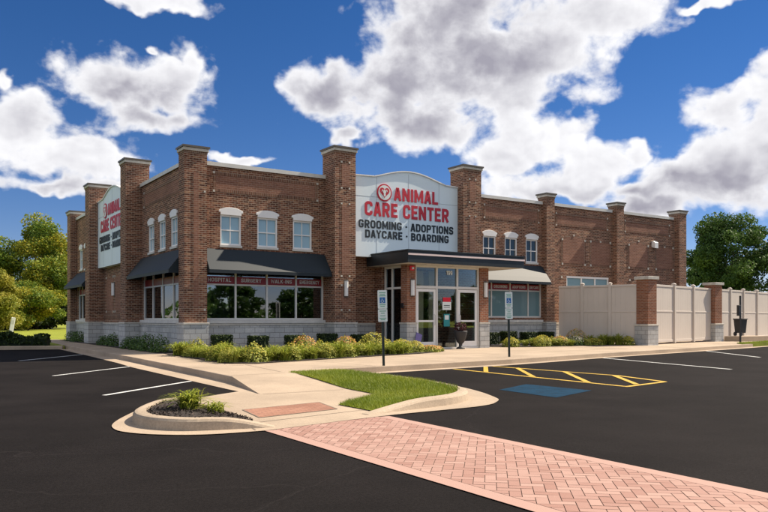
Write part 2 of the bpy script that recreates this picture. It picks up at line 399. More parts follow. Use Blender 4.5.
def leafset(C, size, up=.3, asp=.6, rng=RNG, normals=None):
    """leaf quads (folded-diamond like) at centres C"""
    n = len(C)
    N = rng.normal(size=(n, 3)) + np.array([0, 0, up])
    if normals is not None: N = N * .6 + normals * 1.2
    N /= np.linalg.norm(N, axis=1)[:, None]
    T = np.cross(N, rng.normal(size=(n, 3))); T /= np.linalg.norm(T, axis=1)[:, None]
    Bv = np.cross(N, T)
    s_ = (size * rng.uniform(.6, 1.3, n))[:, None]
    a = C - T * s_; c = C + T * s_; b_ = C + Bv * s_ * asp; d = C - Bv * s_ * asp
    return np.stack([a, b_, c, d], axis=1)
# block lettering drawn with strokes: glyph = (width, [(rounding radius, closed, points), ...])
GL = {
 'A': (.62, [(0, 0, [(.08, 0), (.27, .9), (.35, .9), (.54, 0)]), (0, 0, [(.16, .30), (.46, .30)])]),
 'B': (.64, [(0, 0, [(.1, 0), (.1, 1)]), (.16, 0, [(.15, .9), (.50, .9), (.50, .53), (.15, .53)]), (.16, 0, [(.15, .53), (.53, .53), (.53, .1), (.15, .1)])]),
 'C': (.64, [(.2, 0, [(.54, .66), (.54, .9), (.1, .9), (.1, .1), (.54, .1), (.54, .34)])]),
 'D': (.64, [(0, 0, [(.1, 0), (.1, 1)]), (.2, 0, [(.15, .9), (.54, .9), (.54, .1), (.15, .1)])]),
 'E': (.56, [(0, 0, [(.1, 0), (.1, 1)]), (0, 0, [(.15, .9), (.55, .9)]), (0, 0, [(.15, .5), (.50, .5)]), (0, 0, [(.15, .1), (.55, .1)])]),
 'G': (.66, [(.2, 0, [(.54, .68), (.54, .9), (.1, .9), (.1, .1), (.54, .1), (.54, .42)]), (0, 0, [(.32, .44), (.64, .44)])]),
 'H': (.64, [(0, 0, [(.1, 0), (.1, 1)]), (0, 0, [(.54, 0), (.54, 1)]), (0, 0, [(.15, .5), (.5, .5)])]),
 'I': (.20, [(0, 0, [(.1, 0), (.1, 1)])]),
 'K': (.64, [(0, 0, [(.1, 0), (.1, 1)]), (0, 0, [(.13, .38), (.54, 1)]), (0, 0, [(.26, .55), (.56, 0)])]),
 'L': (.54, [(0, 0, [(.1, 0), (.1, 1)]), (0, 0, [(.15, .1), (.54, .1)])]),
 'M': (.80, [(0, 0, [(.1, 0), (.1, 1)]), (0, 0, [(.70, 0), (.70, 1)]), (0, 0, [(.12, .93), (.40, .22), (.68, .93)])]),
 'N': (.66, [(0, 0, [(.1, 0), (.1, 1)]), (0, 0, [(.56, 0), (.56, 1)]), (0, 0, [(.12, .92), (.54, .08)])]),
 'O': (.66, [(.22, 1, [(.1, .9), (.56, .9), (.56, .1), (.1, .1)])]),
 'P': (.62, [(0, 0, [(.1, 0), (.1, 1)]), (.18, 0, [(.15, .9), (.53, .9), (.53, .44), (.15, .44)])]),
 'R': (.64, [(0, 0, [(.1, 0), (.1, 1)]), (.18, 0, [(.15, .9), (.53, .9), (.53, .47), (.15, .47)]), (0, 0, [(.32, .45), (.55, 0)])]),
 'S': (.62, [(.17, 0, [(.52, .68), (.52, .9), (.1, .9), (.1, .52), (.52, .48), (.52, .1), (.1, .1), (.1, .32)])]),
 'T': (.60, [(0, 0, [(0, .9), (.6, .9)]), (0, 0, [(.3, 0), (.3, .85)])]),
 'U': (.64, [(.2, 0, [(.1, 1), (.1, .1), (.54, .1), (.54, 1)])]),
 'W': (.90, [(0, 0, [(.07, 1), (.25, .06), (.45, .85), (.65, .06), (.83, 1)])]),
 'Y': (.62, [(0, 0, [(.06, 1), (.31, .48), (.56, 1)]), (0, 0, [(.31, 0), (.31, .5)])]),
 '-': (.34, [(0, 0, [(.03, .42), (.31, .42)])]),
 '1': (.34, [(0, 0, [(.24, 0), (.24, 1)]), (0, 0, [(.03, .76), (.22, .92)])]),
 '9': (.62, [(.18, 1, [(.1, .9), (.52, .9), (.52, .42), (.1, .42)]), (.2, 0, [(.52, .66), (.52, .1), (.12, .1)])]),
 '.': (.28, [(0, 0, [(.04, .5), (.24, .5)])]), ' ': (.26, [])}
def rounded(pts, r, closed):
    if not r: return pts
    out = []; n = len(pts)
    for k in range(n):
        if not closed and k in (0, n - 1): out.append(pts[k]); continue
        p0, p1, p2 = Vector(pts[k - 1]), Vector(pts[k]), Vector(pts[(k + 1) % n])
        d0, d2 = p0 - p1, p2 - p1; ra = min(r, d0.length * .5); rb_ = min(r, d2.length * .5)
        A, C_ = p1 + d0.normalized() * ra, p1 + d2.normalized() * rb_
        for i in range(5):
            u = i / 4; q = A * (1 - u) ** 2 + p1 * 2 * u * (1 - u) + C_ * u * u; out.append((q.x, q.y))
    return out
def text(name, s, w_, h_, depth, material, parent, loc, bold=.1, rot=None):
    """block lettering fitted to a box w x h whose lower left corner is loc, standing proud towards -y"""
    gap = .11; tot = sum(GL[c][0] for c in s) + gap * (len(s) - 1); kx = w_ / tot
    mb = MB(); x = 0; nst = 0
    for c in s:
        gw, strokes = GL[c]
        for r, closed, pts in strokes:
            P_ = [Vector(q) for q in rounded(pts, r, closed)]; n = len(P_); lf, rt = [], []
            for k in range(n):
                a = P_[k - 1] if (k or closed) else P_[k]; b = P_[(k + 1) % n] if (k < n - 1 or closed) else P_[k]
                d1 = (P_[k] - a); d2 = (b - P_[k]); d1 = d1.normalized() if d1.length > 1e-6 else d2.normalized(); d2 = d2.normalized() if d2.length > 1e-6 else d1
                t_ = d1 + d2; t_ = t_.normalized() if t_.length > 1e-3 else d1; nn = Vector((-t_.y, t_.x)); m_ = min(1.6, 1 / max(.4, nn.dot(Vector((-d1.y, d1.x)))))
                lf.append(P_[k] + nn * bold * m_); rt.append(P_[k] - nn * bold * m_)
            yf = -depth - .0004 * (nst % 4); nst += 1
            Q = lambda v, y: ((x + v.x) * kx, y, v.y * h_)
            for k in range(n if closed else n - 1):
                k2 = (k + 1) % n
                mb.face([Q(rt[k], yf), Q(rt[k2], yf), Q(lf[k2], yf), Q(lf[k], yf)])
                mb.face([Q(lf[k], yf), Q(lf[k2], yf), Q(lf[k2], 0), Q(lf[k], 0)]); mb.face([Q(rt[k2], yf), Q(rt[k], yf), Q(rt[k], 0), Q(rt[k2], 0)])
            if not closed:
                for k in (0, n - 1): mb.face([Q(lf[k], yf), Q(rt[k], yf), Q(rt[k], 0), Q(lf[k], 0)])
        x += gw + gap
    o = mb.build(name, material, parent, fix=False); o.location = loc
    return o

def smooth_path(pts, it=2):
    for _ in range(it):
        q = [pts[0]]
        for a, b in zip(pts, pts[1:]):
            q += [tuple(a[i] * .75 + b[i] * .25 for i in range(len(a))), tuple(a[i] * .25 + b[i] * .75 for i in range(len(a)))]
        pts = q + [pts[-1]]
    return pts
# ================================================================== GROUND
ZL = -.24; ZS = -.09
tag(MB().face([(-900, -900, -.27), (900, -900, -.27), (900, 900, -.27), (-900, 900, -.27)]).build('ground', M['lawn']), kind='structure')
lot = [(-60, -70), (70, -70), (70, 6), (26, -4.0), (12, -7), (2, -9), (-1.5, -9), (-1.5, 10.2), (-2.2, 10.2), (-60, 27)]
tag(MB().face([(x, y, ZL) for x, y in lot]).build('parking_lot', M['asphalt']), kind='structure')
# concrete walkway slab (top at ZS) with curb faces down to the lot
front = [(.55, -9.62), (1.41, -9.51), (4.0, -9.2), (7.02, -8.78), (12.31, -7.66), (18.15, -6.68), (23.8, -5.57), (30, -4.3), (60, 1.8)]
walk = [(-1.85, 10.6), (-1.95, 6.), (-2.02, 3.3), (-2.1, -1), (-2.26, -4.8), (-2.4, -8.7), (-2.5, -10.6), (-.3, -10.6), (.2, -10.2)] + front + [(60, 9), (40, 5), (34, .6), (34, 2.5), (27.5, 2.5), (27.5, .6), (18, .6), (18, 1), (.6, 1), (.6, 20.5), (-.6, 21.5), (-1.4, 21)]
tag(MB().prism(walk, -.5, ZS).build('sidewalk', M['concrete'], bevel=.02), kind='structure')
# ramp down to the crossing
rampz = lambda x, y: ZS - .003 - .135 * min(1, max(0, (-10.603 - y) / 2.3))
rb = MB()
prev = None
for y in (-10.603, -11.2, -11.8, -12.4, -13.0):
    xl = -2.5 - .45 * max(0, (-10.6 - y) / 2.4) ; xr = -.55 if y > -11.5 else -.85
    zt = ZS - .003 - .135 * min(1, (-10.603 - y) / 2.3)
    cur = ((xl, y, zt), (xr, y, zt), (xl, y, -.3))
    if prev:
        rb.face([prev[0], cur[0], cur[1], prev[1]]); rb.face([prev[0], prev[2], cur[2], cur[0]])
    prev = cur
tag(rb.build('ramp', M['concrete']), kind='structure')
landing = [(-2.93, -12.95), (-3.05, -12.31), (-3.95, -12.9), (-4.5, -13.05), (-4.95, -13.45), (-5.39, -14.15), (-5.86, -15.0), (-6.08, -15.52), (-6.13, -15.85), (-6.12, -16.12), (-5.96, -16.46), (-5.6, -16.8), (-5.24, -16.95), (-4.69, -17.0), (-4.60, -17.0), (-2.64, -16.62), (-1.6, -16.58), (-.68, -16.51), (-.1, -16.08), (.12, -15.8), (.64, -14.74), (1.0, -13.6), (1.1, -12.3), (1.0, -10.5), (.9, -9.8), (-.5, -9.8), (-.85, -12.95)]
landing = [p for k, p in enumerate(landing)]
land_s = landing[:2] + smooth_path(landing[2:-1], 2) + landing[-1:]
tag(MB().face([(x, y, -.2285) for x, y in land_s]).build('landing_pavement', M['concrete']), kind='structure')
gut = [(-1.85, 10.0), (-1.95, 6.), (-2.02, 3.3), (-2.1, -1), (-2.26, -4.8), (-2.4, -8.7), (-2.5, -10.6), (-2.9, -12.9), (-3.05, -12.35), (-3.05, -11.8), (-3.0, -9.65), (-2.85, -4.2), (-2.68, -1.98), (-2.45, 3.2), (-2.25, 9.9)]
tag(MB().face([(x, y, -.233) for x, y in gut]).build('gutter', M['concrete']), kind='structure')
gf = [(x, y + .02) for x, y in front] + [(60, 1.4), (30, -4.66), (24.47, -5.86), (17.93, -7.0), (12.21, -7.98), (7.0, -9.14), (4, -9.55), (1.48, -9.87), (.6, -9.9)]
tag(MB().face([(x, y, -.2345) for x, y in gf]).build('front_gutter', M['concrete']), kind='structure')
# joints
jb = MB()
def strip(mb, a, b, wd, z, z2=None):
    a = Vector(a); b = Vector(b); d = (b - a).normalized(); n = Vector((-d.y, d.x)) * wd / 2
    z2 = z if z2 is None else z2
    mb.face([(a.x - n.x, a.y - n.y, z), (b.x - n.x, b.y - n.y, z2), (b.x + n.x, b.y + n.y, z2), (a.x + n.x, a.y + n.y, z)])
for a, b in [((-2.36, -7.6), (2.9, -6.1)), ((-.7, -7.0), (-1.08, -9.95)), ((-2.2, -4.0), (-1.0, -3.9)), ((-2.1, -.6), (-.9, -.5)), ((4.6, -9.1), (4.2, -5.6)), ((7.6, -8.6), (7.0, -4.4)), ((10.2, -8.1), (9.9, -1.9)),
             ((13., -7.5), (12.6, -1.5)), ((15.8, -7.0), (15.2, -2.6)), ((18.6, -6.5), (17.9, -2.5)), ((21.4, -6), (20.9, -3.8)), ((24.2, -5.4), (23.7, -3.0)), ((27, -4.8), (26.5, -2.4)), ((1.8, -9.4), (1.6, -6.3)), ((4.4, -7.3), (22.5, -4.2)), ((2.9, -6.15), (4.4, -7.3)), ((-2.45, -10.4), (-1.1, -10.2))]:
    strip(jb, a, b, .018, ZS + .003)
for a, b in [((-4.62, -16.35), (-2.75, -15.98)), ((-2.9, -13.05), (-1.3, -13.1)), ((-2.75, -15.98), (-1.95, -16.2)), ((-4.75, -16.93), (-4.62, -16.35))]: strip(jb, a, b, .018, -.2255)
tag(jb.build('pavement_joints', M['jointline']), kind='structure')
# curbs of the drive side: two islands
def ring(outer, inner, z0, z1, name, zfun=None):
    mb = MB(); n = len(outer)
    zt = [zfun(*p) if zfun else z1 for p in outer]
    for k in range(n):
        k2 = (k + 1) % n
        o1, o2, i1, i2 = outer[k], outer[k2], inner[k], inner[k2]
        def ins(o, i, f=.28): return (o[0] + (i[0] - o[0]) * f, o[1] + (i[1] - o[1]) * f)
        e1, e2 = ins(o1, i1), ins(o2, i2)
        mb.face([(*o1, z0), (*o2, z0), (*o2, zt[k2] - .035), (*o1, zt[k] - .035)])
        mb.face([(*o1, zt[k] - .035), (*o2, zt[k2] - .035), (*e2, zt[k2]), (*e1, zt[k])])
        mb.face([(*e1, zt[k]), (*e2, zt[k2]), (*i2, zt[k2]), (*i1, zt[k])])
        mb.face([(*i2, z0), (*i1, z0), (*i1, zt[k]), (*i2, zt[k2])])
    return mb.build(name, M['curb'], smooth=False)
def smooth_loop(pts, it=2):
    for _ in range(it):
        q = []
        for k in range(len(pts)):
            a, b = pts[k], pts[(k + 1) % len(pts)]
            q += [(a[0] * .75 + b[0] * .25, a[1] * .75 + b[1] * .25), (a[0] * .25 + b[0] * .75, a[1] * .25 + b[1] * .75)]
        pts = q
    return pts
def inset(pts, d):
    n = len(pts); out = []
    ar = sum(pts[k][0] * pts[(k + 1) % n][1] - pts[(k + 1) % n][0] * pts[k][1] for k in range(n)); sg = 1 if ar > 0 else -1
    for k in range(n):
        a, b, c = Vector(pts[k - 1]), Vector(pts[k]), Vector(pts[(k + 1) % n])
        t_ = ((b - a).normalized() + (c - b).normalized()).normalized(); nn = Vector((-t_.y, t_.x)) * sg
        out.append((b.x + nn.x * d, b.y + nn.y * d))
    return out
def open_curb(path, wd, z0, name, left=True):
    """kerb along an open path of (x, y, top z); the path is its outer edge"""
    mb = MB(); n = len(path); P2 = [Vector((p[0], p[1])) for p in path]; secs = []
    for k in range(n):
        d = (P2[min(k + 1, n - 1)] - P2[max(k - 1, 0)]).normalized(); nn = Vector((-d.y, d.x)) * (1 if left else -1)
        o = P2[k]; z = path[k][2]
        secs.append([(o.x - nn.x * .03, o.y - nn.y * .03, z0), (o.x - nn.x * .012, o.y - nn.y * .012, z - .035), (o.x + nn.x * .01, o.y + nn.y * .01, z - .008), (o.x + nn.x * .045, o.y + nn.y * .045, z), (o.x + nn.x * wd, o.y + nn.y * wd, z), (o.x + nn.x * wd, o.y + nn.y * wd, z0)])
    for a, b in zip(secs, secs[1:]):
        for i in range(5): mb.face([a[i], b[i], b[i + 1], a[i + 1]])
    mb.face(secs[0]); mb.face(secs[-1][::-1])
    return tag(mb.build(name, M['curb']), kind='structure')
pp = smooth_path([(-4.25, -13.35, -.222), (-4.60, -13.6, -.13), (-5.05, -14.05, ZS), (-5.5, -14.75, ZS), (-5.80, -15.4, ZS), (-5.80, -16.0, ZS), (-5.50, -16.5, ZS), (-5.05, -16.66, ZS), (-4.80, -16.72, -.13), (-4.45, -16.84, -.222)], 2)
open_curb(pp, .15, -.26, 'planter_curb')
pin = inset([p[:2] for p in pp], .13)[3:-3]
pin = [(-4.50, -13.62)] + pin[2:-2] + [(-4.62, -16.58), (-4.46, -16.1), (-4.42, -14.6)]
pl = pin
soilz = lambda x, y: -.212 + .10 * min(1, max(0, (-4.45 - x) / .45))
sm = MB().face([(x, y, soilz(x, y)) for x, y in pin]); so_ = sm.build('planting_bed', M['soil']); tag(so_, kind='structure')
bm = bmesh.new(); bm.from_mesh(so_.data); bmesh.ops.triangulate(bm, faces=bm.faces); bm.to_mesh(so_.data); bm.free()
ip = smooth_path([(-.75, -9.86, -.10), (.35, -9.78, ZS), (.60, -10.5, ZS), (.52, -12.0, ZS), (.40, -13.6, ZS), (0.05, -15.0, ZS), (-.42, -15.7, ZS), (-1.0, -16.08, ZS), (-1.75, -16.25, ZS), (-2.2, -16.33, -.14), (-2.85, -16.48, -.222)], 2)
open_curb(ip, .16, -.26, 'island_curb', left=False)
east = inset([p[:2] for p in ip], .12)
def gz_(x, y):
    zw = rampz(x, y) + .012; cl = lambda v: min(1., max(0., v))
    f = max(cl((x + 1.15) / .9), cl((-15.2 - y) / .8) * cl((x + 2.6) / .9), cl((y + 10.9) / .4))
    return zw + (ZS - .012 - zw) * f
west = [(-2.62, -16.2), (-2.62, -15.2), (-2.0, -14.75), (-1.28, -14.25), (-1.17, -13.0), (-1.05, -11.4), (-1.0, -10.1)]
isl = [(.30, -9.95), (.46, -10.5), (.38, -12.0), (.26, -13.6), (-.08, -14.95), (-.52, -15.6), (-1.06, -15.93), (-1.77, -16.09), (-2.2, -16.17)] + west
to_ = MB().face([(x, y, gz_(x, y)) for x, y in isl]).build('island_turf', M['turf']); tag(to_, kind='structure')
bm = bmesh.new(); bm.from_mesh(to_.data); bmesh.ops.triangulate(bm, faces=bm.faces); bmesh.ops.subdivide_edges(bm, edges=bm.edges, cuts=3, use_grid_fill=True)
for v in bm.verts: v.co.z = gz_(v.co.x, v.co.y)
bm.to_mesh(to_.data); bm.free()
# paint
pm = MB()
stall = [((-5.0, 1.06), (-2.38, 4.45)), ((-5.21, -6.29), (-2.74, -3.75)), ((-5.27, -11.6), (-2.98, -9.5))]
for i, (a, b) in enumerate(stall): strip(pm, a, b, .10, ZL + .004)
for a, b in [((11.95, -8.0), (10.21, -13.76)), ((20.04, -6.55), (16.84, -10.75)), ((27.2, -5.2), (24.0, -9.4)), ((-5.3, -17.6), (-8.2, -20.2))][:3]: strip(pm, a, b, .11, ZL + .004)
tag(pm.build('stall_markings', M['paintwhite']), kind='structure')
ym = MB()
for a, b in [((4.15, -9.6), (3.75, -15.6)), ((5.78, -9.2), (5.92, -13.6)), ((3.73, -15.55), (5.35, -15.25)), ((5.92, -13.5), (5.35, -15.25)),
             ((5.45, -9.4), (4.06, -11.0)), ((5.87, -10.2), (3.97, -12.75)), ((5.8, -12.0), (3.83, -14.5)), ((5.85, -13.5), (4.3, -15.35))]: strip(ym, a, b, .12, ZL + .004)
# crossing lines overlap: lift each strip by its own hair
for k in range(len(ym.f)):
    for vi in ym.f[k]: ym.v[vi] = (ym.v[vi][0], ym.v[vi][1], ym.v[vi][2] + .0007 * k)
tag(ym.build('hatched_aisle_markings', M['yellow']), kind='structure')
tag(MB().face([(1.2, -14.65, ZL + .004), (1.05, -16.23, ZL + .004), (2.55, -15.7, ZL + .004), (2.47, -14.05, ZL + .004)]).build('accessible_stall_paint', M['paintblue']), kind='structure')
# brick crossing: every paver is modelled, herringbone in the field, soldier course along the edges
X0, X1, Y0, Y1 = -4.66, -2.80, -23.6, -16.99
tag(MB().face([(X0, Y0, -.2362), (X1, Y0, -.2362), (X1 + .13, -16.64, -.2362), (X0 + .02, Y1, -.2362)]).build('crossing_base', M['paver_joint']), kind='structure')
Vp = []; 
def clip(poly, inside):
    for (a, b, c) in inside:                      # a*x+b*y<=c
        out = []
        for k in range(len(poly)):
            p, q = poly[k], poly[(k + 1) % len(poly)]
            dp = a * p[0] + b * p[1] - c; dq = a * q[0] + b * q[1] - c
            if dp <= 0: out.append(p)
            if dp * dq < 0:
                s_ = dp / (dp - dq); out.append((p[0] + (q[0] - p[0]) * s_, p[1] + (q[1] - p[1]) * s_))
        poly = out
        if len(poly) < 3: return None
    return poly
pav = MB(); hues = []
L_, W_ = .205, .1025
BORD = .165
sl_ = (X1 + .13 - X1) / (-16.64 - Y0)
ins = [(-1, 0, -(X0 + BORD + .006)), (1, -sl_, X1 - BORD - .006 - sl_ * Y0), (0, -1, -Y0), (-.175, 1, -16.99 + .175 * 4.64)]
c45, s45 = math.cos(R(41.5)), math.sin(R(41.5))
WU, WV = .094, .094                                  # paver pitch across and along the laying diagonal
for i in range(-100, 100):
    for j in range(-70, 70):
        ox = i + 4 * j; oy = i
        for (x, y, dx, dy) in ((ox, oy, 2, 1), (ox + 3, oy, 1, 2)):
            g = .0032
            q = [(x * WU + g, y * WV + g), ((x + dx) * WU - g, y * WV + g), ((x + dx) * WU - g, (y + dy) * WV - g), (x * WU + g, (y + dy) * WV - g)]
            q = [(px * c45 + py * s45 - 3.7, -px * s45 + py * c45 - 20) for px, py in q]
            if not any(X0 < p[0] < X1 and Y0 < p[1] < -16.5 for p in q): continue
            q = clip(q, ins)
            if q: pav.face([(p[0], p[1], -.2315 + random.uniform(-.0008, .0008)) for p in q][::(1 if (q[1][0]-q[0][0])*(q[2][1]-q[1][1])-(q[1][1]-q[0][1])*(q[2][0]-q[1][0]) > 0 else -1)]); hues.append(RNG.uniform())
for k in range(4):                                   # plain edging bands, four long castings a side
    ya = Y0 + (-17.0 - Y0) * k / 4; yb_ = Y0 + (-17.0 - Y0) * (k + 1) / 4; e_ = .30 if k == 3 else 0
    for xa, xb, e in ((lambda y: X0, lambda y: X0 + BORD, 0), (lambda y: X1 - BORD + sl_ * (y - Y0), lambda y: X1 + sl_ * (y - Y0), e_)):
        pav.face([(xa(ya), ya, -.2315), (xb(ya), ya, -.2315), (xb(yb_), yb_ - .001 + e, -.2315), (xa(yb_), yb_ - .001 + e, -.2315)]); hues.append(.62)
po = pav.build('brick_crossing', M['paver'], fix=False)
a_ = po.data.attributes.new('hue', 'FLOAT', 'FACE'); a_.data.foreach_set('value', np.array(hues, dtype=np.float32)); tag(po, kind='structure')
tile = [(-4.10, -14.98), (-2.70, -14.72), (-2.90, -15.66), (-4.25, -15.92)]
tag(MB().face([(x, y, -.2245) for x, y in tile]).build('tactile_paving', M['tile']), kind='structure')
tb = MB()
for k in range(4): strip(tb, tile[k], tile[(k + 1) % 4], .022, -.2235 + .0004 * k)
tag(tb.build('tactile_paving_edge', M['jointline']), kind='structure')
# lawns and beds
tag(MB().prism([(-90, 34), (-30, 19.6), (-2.3, 10.85), (-1.9, 10.75), (-1.3, 21.4), (.6, 20.6), (45, 21), (45, 160), (-90, 160)], -.6, -.10).build('lawn', M['lawn']), kind='structure')
kb = MB(); ka, kc = Vector((-40, 22.5)), Vector((-2.1, 10.1)); kd = (kc - ka).normalized(); kn = Vector((-kd.y, kd.x))
kb.prism([(ka.x, ka.y), (kc.x, kc.y), (kc.x + kn.x * .3, kc.y + kn.y * .3), (ka.x + kn.x * .3, ka.y + kn.y * .3)], -.5, -.085)
tag(kb.build('lot_end_curb', M['curb'], bevel=.03), kind='structure')
bedL = [(-.72, -.6), (-.9, -4.6), (-.98, -6.3), (-.3, -6.85), (1.99, -6.1), (4.83, -5.2), (6.6, -4.7), (8.6, -3.6), (8.05, -1.9), (7.2, -.7), (7.0, -.05), (.2, -.05), (-.6, .4)]
tag(MB().face([(x, y, ZS + .02) for x, y in bedL]).build('front_planting_bed', M['soil']), kind='structure')
bedR = [(12.6, -1.4), (13.9, -2.25), (16.3, -2.7), (18.9, -2.7), (19.9, -3.35), (20.2, -3.0), (18.6, .3), (13.2, .3)]
tag(MB().face([(x, y, ZS + .02) for x, y in bedR]).build('entrance_planting_bed', M['soil']), kind='structure')
bedS = [(-.75, .6), (.25, .6), (.25, 20), (-.55, 20)]
tag(MB().face([(x, y, ZS + .02) for x, y in bedS]).build('side_planting_bed', M['soil']), kind='structure')
gisl = [(25.2, -5.55), (27, -5.6), (34, -4.3), (40, -3), (40, -2.2), (30, -3.9), (26.4, -4.2), (25.3, -4.9)]
# grass strip at the far right curb
tag(MB().prism([(24.9, -5.3), (27, -4.95), (33, -3.7), (33, -3.1), (27.5, -4.2), (25.4, -4.7)], -.3, ZS + .025).build('verge', M['turf']), kind='structure')

# ================================================================== BUILDING
B = tag(empty('brick_building'), 'two storey red brick animal clinic with pale stone base, brick pillars and glazed entrance', 'building')
WF = .45; WS = .30       # wall planes: front y, side x
ZT = 6.65
def wall_mesh(x0, x1, z0, z1, y, holes, depth=.14):
    """front wall face at y with rectangular holes (x0,x1,z0,z1[,depth]) and their reveals"""
    mb = MB()
    xs = sorted({x0, x1, *[h[0] for h in holes], *[h[1] for h in holes]}); zs = sorted({z0, z1, *[h[2] for h in holes], *[h[3] for h in holes]})
    for a, b in zip(xs, xs[1:]):
        for c, d in zip(zs, zs[1:]):
            mx_, mz_ = (a + b) / 2, (c + d) / 2
            if any(h[0] < mx_ < h[1] and h[2] < mz_ < h[3] for h in holes): continue
            mb.face([(a, y, c), (b, y, c), (b, y, d), (a, y, d)])
    for h in holes:
        a, b, c, d = h[:4]; e = y + (h[4] if len(h) > 4 else depth)
        mb.face([(a, y, c), (a, y, d), (a, e, d), (a, e, c)]); mb.face([(b, y, c), (b, e, c), (b, e, d), (b, y, d)])
        mb.face([(a, y, d), (b, y, d), (b, e, d), (a, e, d)]); mb.face([(a, y, c), (a, e, c), (b, e, c), (b, y, c)])
    return mb
def fin(mb, side):  return mb.mirror() if side else mb
def part(mb, name, material, parent, side=False, **k): return fin(mb, side).build(name, material, parent, **k)

def upper_window(xa, xb, side, glassm, y):
    """sash window with four panes, segmental white head and sill"""
    z0, z1 = 3.78, 4.86; f = .055; yb = y + .06
    mb = MB()
    mb.box(xa, xa + f, yb - .05, yb + .05, z0, z1).box(xb - f, xb, yb - .05, yb + .05, z0, z1)
    mb.box(xa + f, xb - f, yb - .05, yb + .05, z0, z0 + f).box(xa + f, xb - f, yb - .05, yb + .05, z1 - f, z1)
    zm = (z0 + z1) / 2; xm = (xa + xb) / 2
    mb.box(xa + f, xb - f, yb - .03, yb + .04, zm - .02, zm + .02)
    mb.box(xm - .013, xm + .013, yb - .025, yb + .035, z0 + f, zm - .02).box(xm - .013, xm + .013, yb - .025, yb + .035, zm + .02, z1 - f)
    wn = part(mb, 'window', M['white'], B, side)
    part(MB().box(xa + f - .01, xb - f + .01, yb + .01, yb + .02, z0 + f - .01, z1 - f + .01), 'pane', glassm, wn, side)
    pts = [(xa - .05, 4.862)]; n = 10
    pts = [(xb + .0, 4.862), (xa - .0, 4.862), (xa - .0, 4.955), (xa - .06, 4.955)]
    wdt = xb - xa + .12
    for k in range(n + 1):
        s_ = k / n; pts.append((xa - .06 + wdt * s_, 5.03 + .115 * math.sin(math.pi * s_) ** .8))
    pts += [(xb + .06, 4.955), (xb, 4.955)]
    part(MB().slab(pts[::-1], y - .05, y + .10), 'window_head', M['white'], wn, side, bevel=.008)
    part(MB().box(xa - .03, xb + .03, y - .05, y + .11, 3.69, 3.778), 'sill', M['sill'], wn, side, bevel=.006)
    return (xa + .004, xb - .004, 3.70, 5.02, .12)

def storefront(xs, z0, z1, zb, side, y, glassm, words=None):
    """xs: mullion positions; red band above zb"""
    yb = y + .08; fr = MB()
    fr.box(xs[0], xs[-1], yb - .04, yb + .04, z0, z0 + .07).box(xs[0], xs[-1], yb - .04, yb + .04, z1 - .06, z1)
    for i, x in enumerate(xs):
        wd = .032 if 0 < i < len(xs) - 1 else .035
        a = x if i == 0 else (x - 2 * wd if i == len(xs) - 1 else x - wd)
        fr.box(a, a + 2 * wd, yb - .042, yb + .042, z0 + .072, z1 - .062)
    for a, b in zip(xs, xs[1:]): fr.box(a + .033, b - .033, yb - .036, yb + .036, zb - .055, zb)
    wn = part(fr, 'storefront_window', M['frame'], B, side)
    for i, (a, b) in enumerate(zip(xs, xs[1:])):
        part(MB().box(a + .03, b - .03, yb + .0, yb + .01, z0 + .06, zb - .05), 'pane', glassm, wn, side)
        part(MB().box(a + .03, b - .03, yb + .0, yb + .01, zb - .005, z1 - .05), 'transom_pane', M['glass_shop'], wn, side)
        part(MB().box(a + .034, b - .034, yb - .012, yb - .004, zb + .002, zb + .27), 'red_band', M['band'], wn, side)
        if words and words[i]:
            ww = min((b - a) * .72, .115 * len(words[i])); xm = (a + b) / 2
            text('lettering', words[i], ww, .14, .006, M['signwhite'], wn, (xm - ww / 2, yb - .0125, zb + .075), bold=.068)
    return (xs[0], xs[-1], z0, z1, .12)

def pillar(x0, x1, y0, y1, zt, big, strips=()):
    """brick pillar with stone base, moulded cap"""
    p = MB().box(x0, x1, y0, y1, .97, zt - .30).build('pillar', M['brick'], B)
    e = .045
    MB().box(x0 - e, x1 + e, y0 - e, y1 + e, -.3, .90).build('stone_base', M['stone'], p)
    MB().box(x0 - e - .02, x1 + e + .02, y0 - e - .02, y1 + e + .02, .902, .972).build('base_cap', M['cast_stone'], p, bevel=.012)
    MB().box(x0 - .015, x1 + .015, y0 - .015, y1 + .015, zt - .30, zt - .232).build('soldier_course', M['soldier'], p)
    MB().box(x0 - .05, x1 + .05, y0 - .05, y1 + .05, zt - .23, zt - .12).build('cap_mould', M['cast_stone'], p, bevel=.01)
    cp = MB(); a = .085
    cp.box(x0 - a, x1 + a, y0 - a, y1 + a, zt - .118, zt - .05)
    cp.v += [(x0 - a, y0 - a, zt - .05), (x1 + a, y0 - a, zt - .05), (x1 + a, y1 + a, zt - .05), (x0 - a, y1 + a, zt - .05), ((x0 + x1) / 2 - .1, (y0 + y1) / 2 - .1, zt), ((x0 + x1) / 2 + .1, (y0 + y1) / 2 - .1, zt), ((x0 + x1) / 2 + .1, (y0 + y1) / 2 + .1, zt), ((x0 + x1) / 2 - .1, (y0 + y1) / 2 + .1, zt)]
    i = 8
    for q in ((0, 1, 5, 4), (1, 2, 6, 5), (2, 3, 7, 6), (3, 0, 4, 7), (4, 5, 6, 7)): cp.f.append(tuple(i + k for k in q))
    cp.build('cap', M['bronze'], p)
    return p
BIG = 7.80; SML = 7.16
p1 = pillar(.02, .83, 0, .62, SML, False)
p3 = pillar(5.77, 6.70, -.35, .62, BIG, True)
p4 = pillar(12.11, 13.11, -.35, .55, BIG, True)
p5 = pillar(17.62, 18.16, .15, .72, SML, False)
p6 = pillar(22.68, 23.22, .15, .72, SML, False)
p7 = pillar(27.85, 28.50, .15, .80, SML, False)
q2 = pillar(-.35, .62, 6.30, 7.15, BIG, True)
q3 = pillar(-.35, .62, 13.16, 14.05, BIG, True)
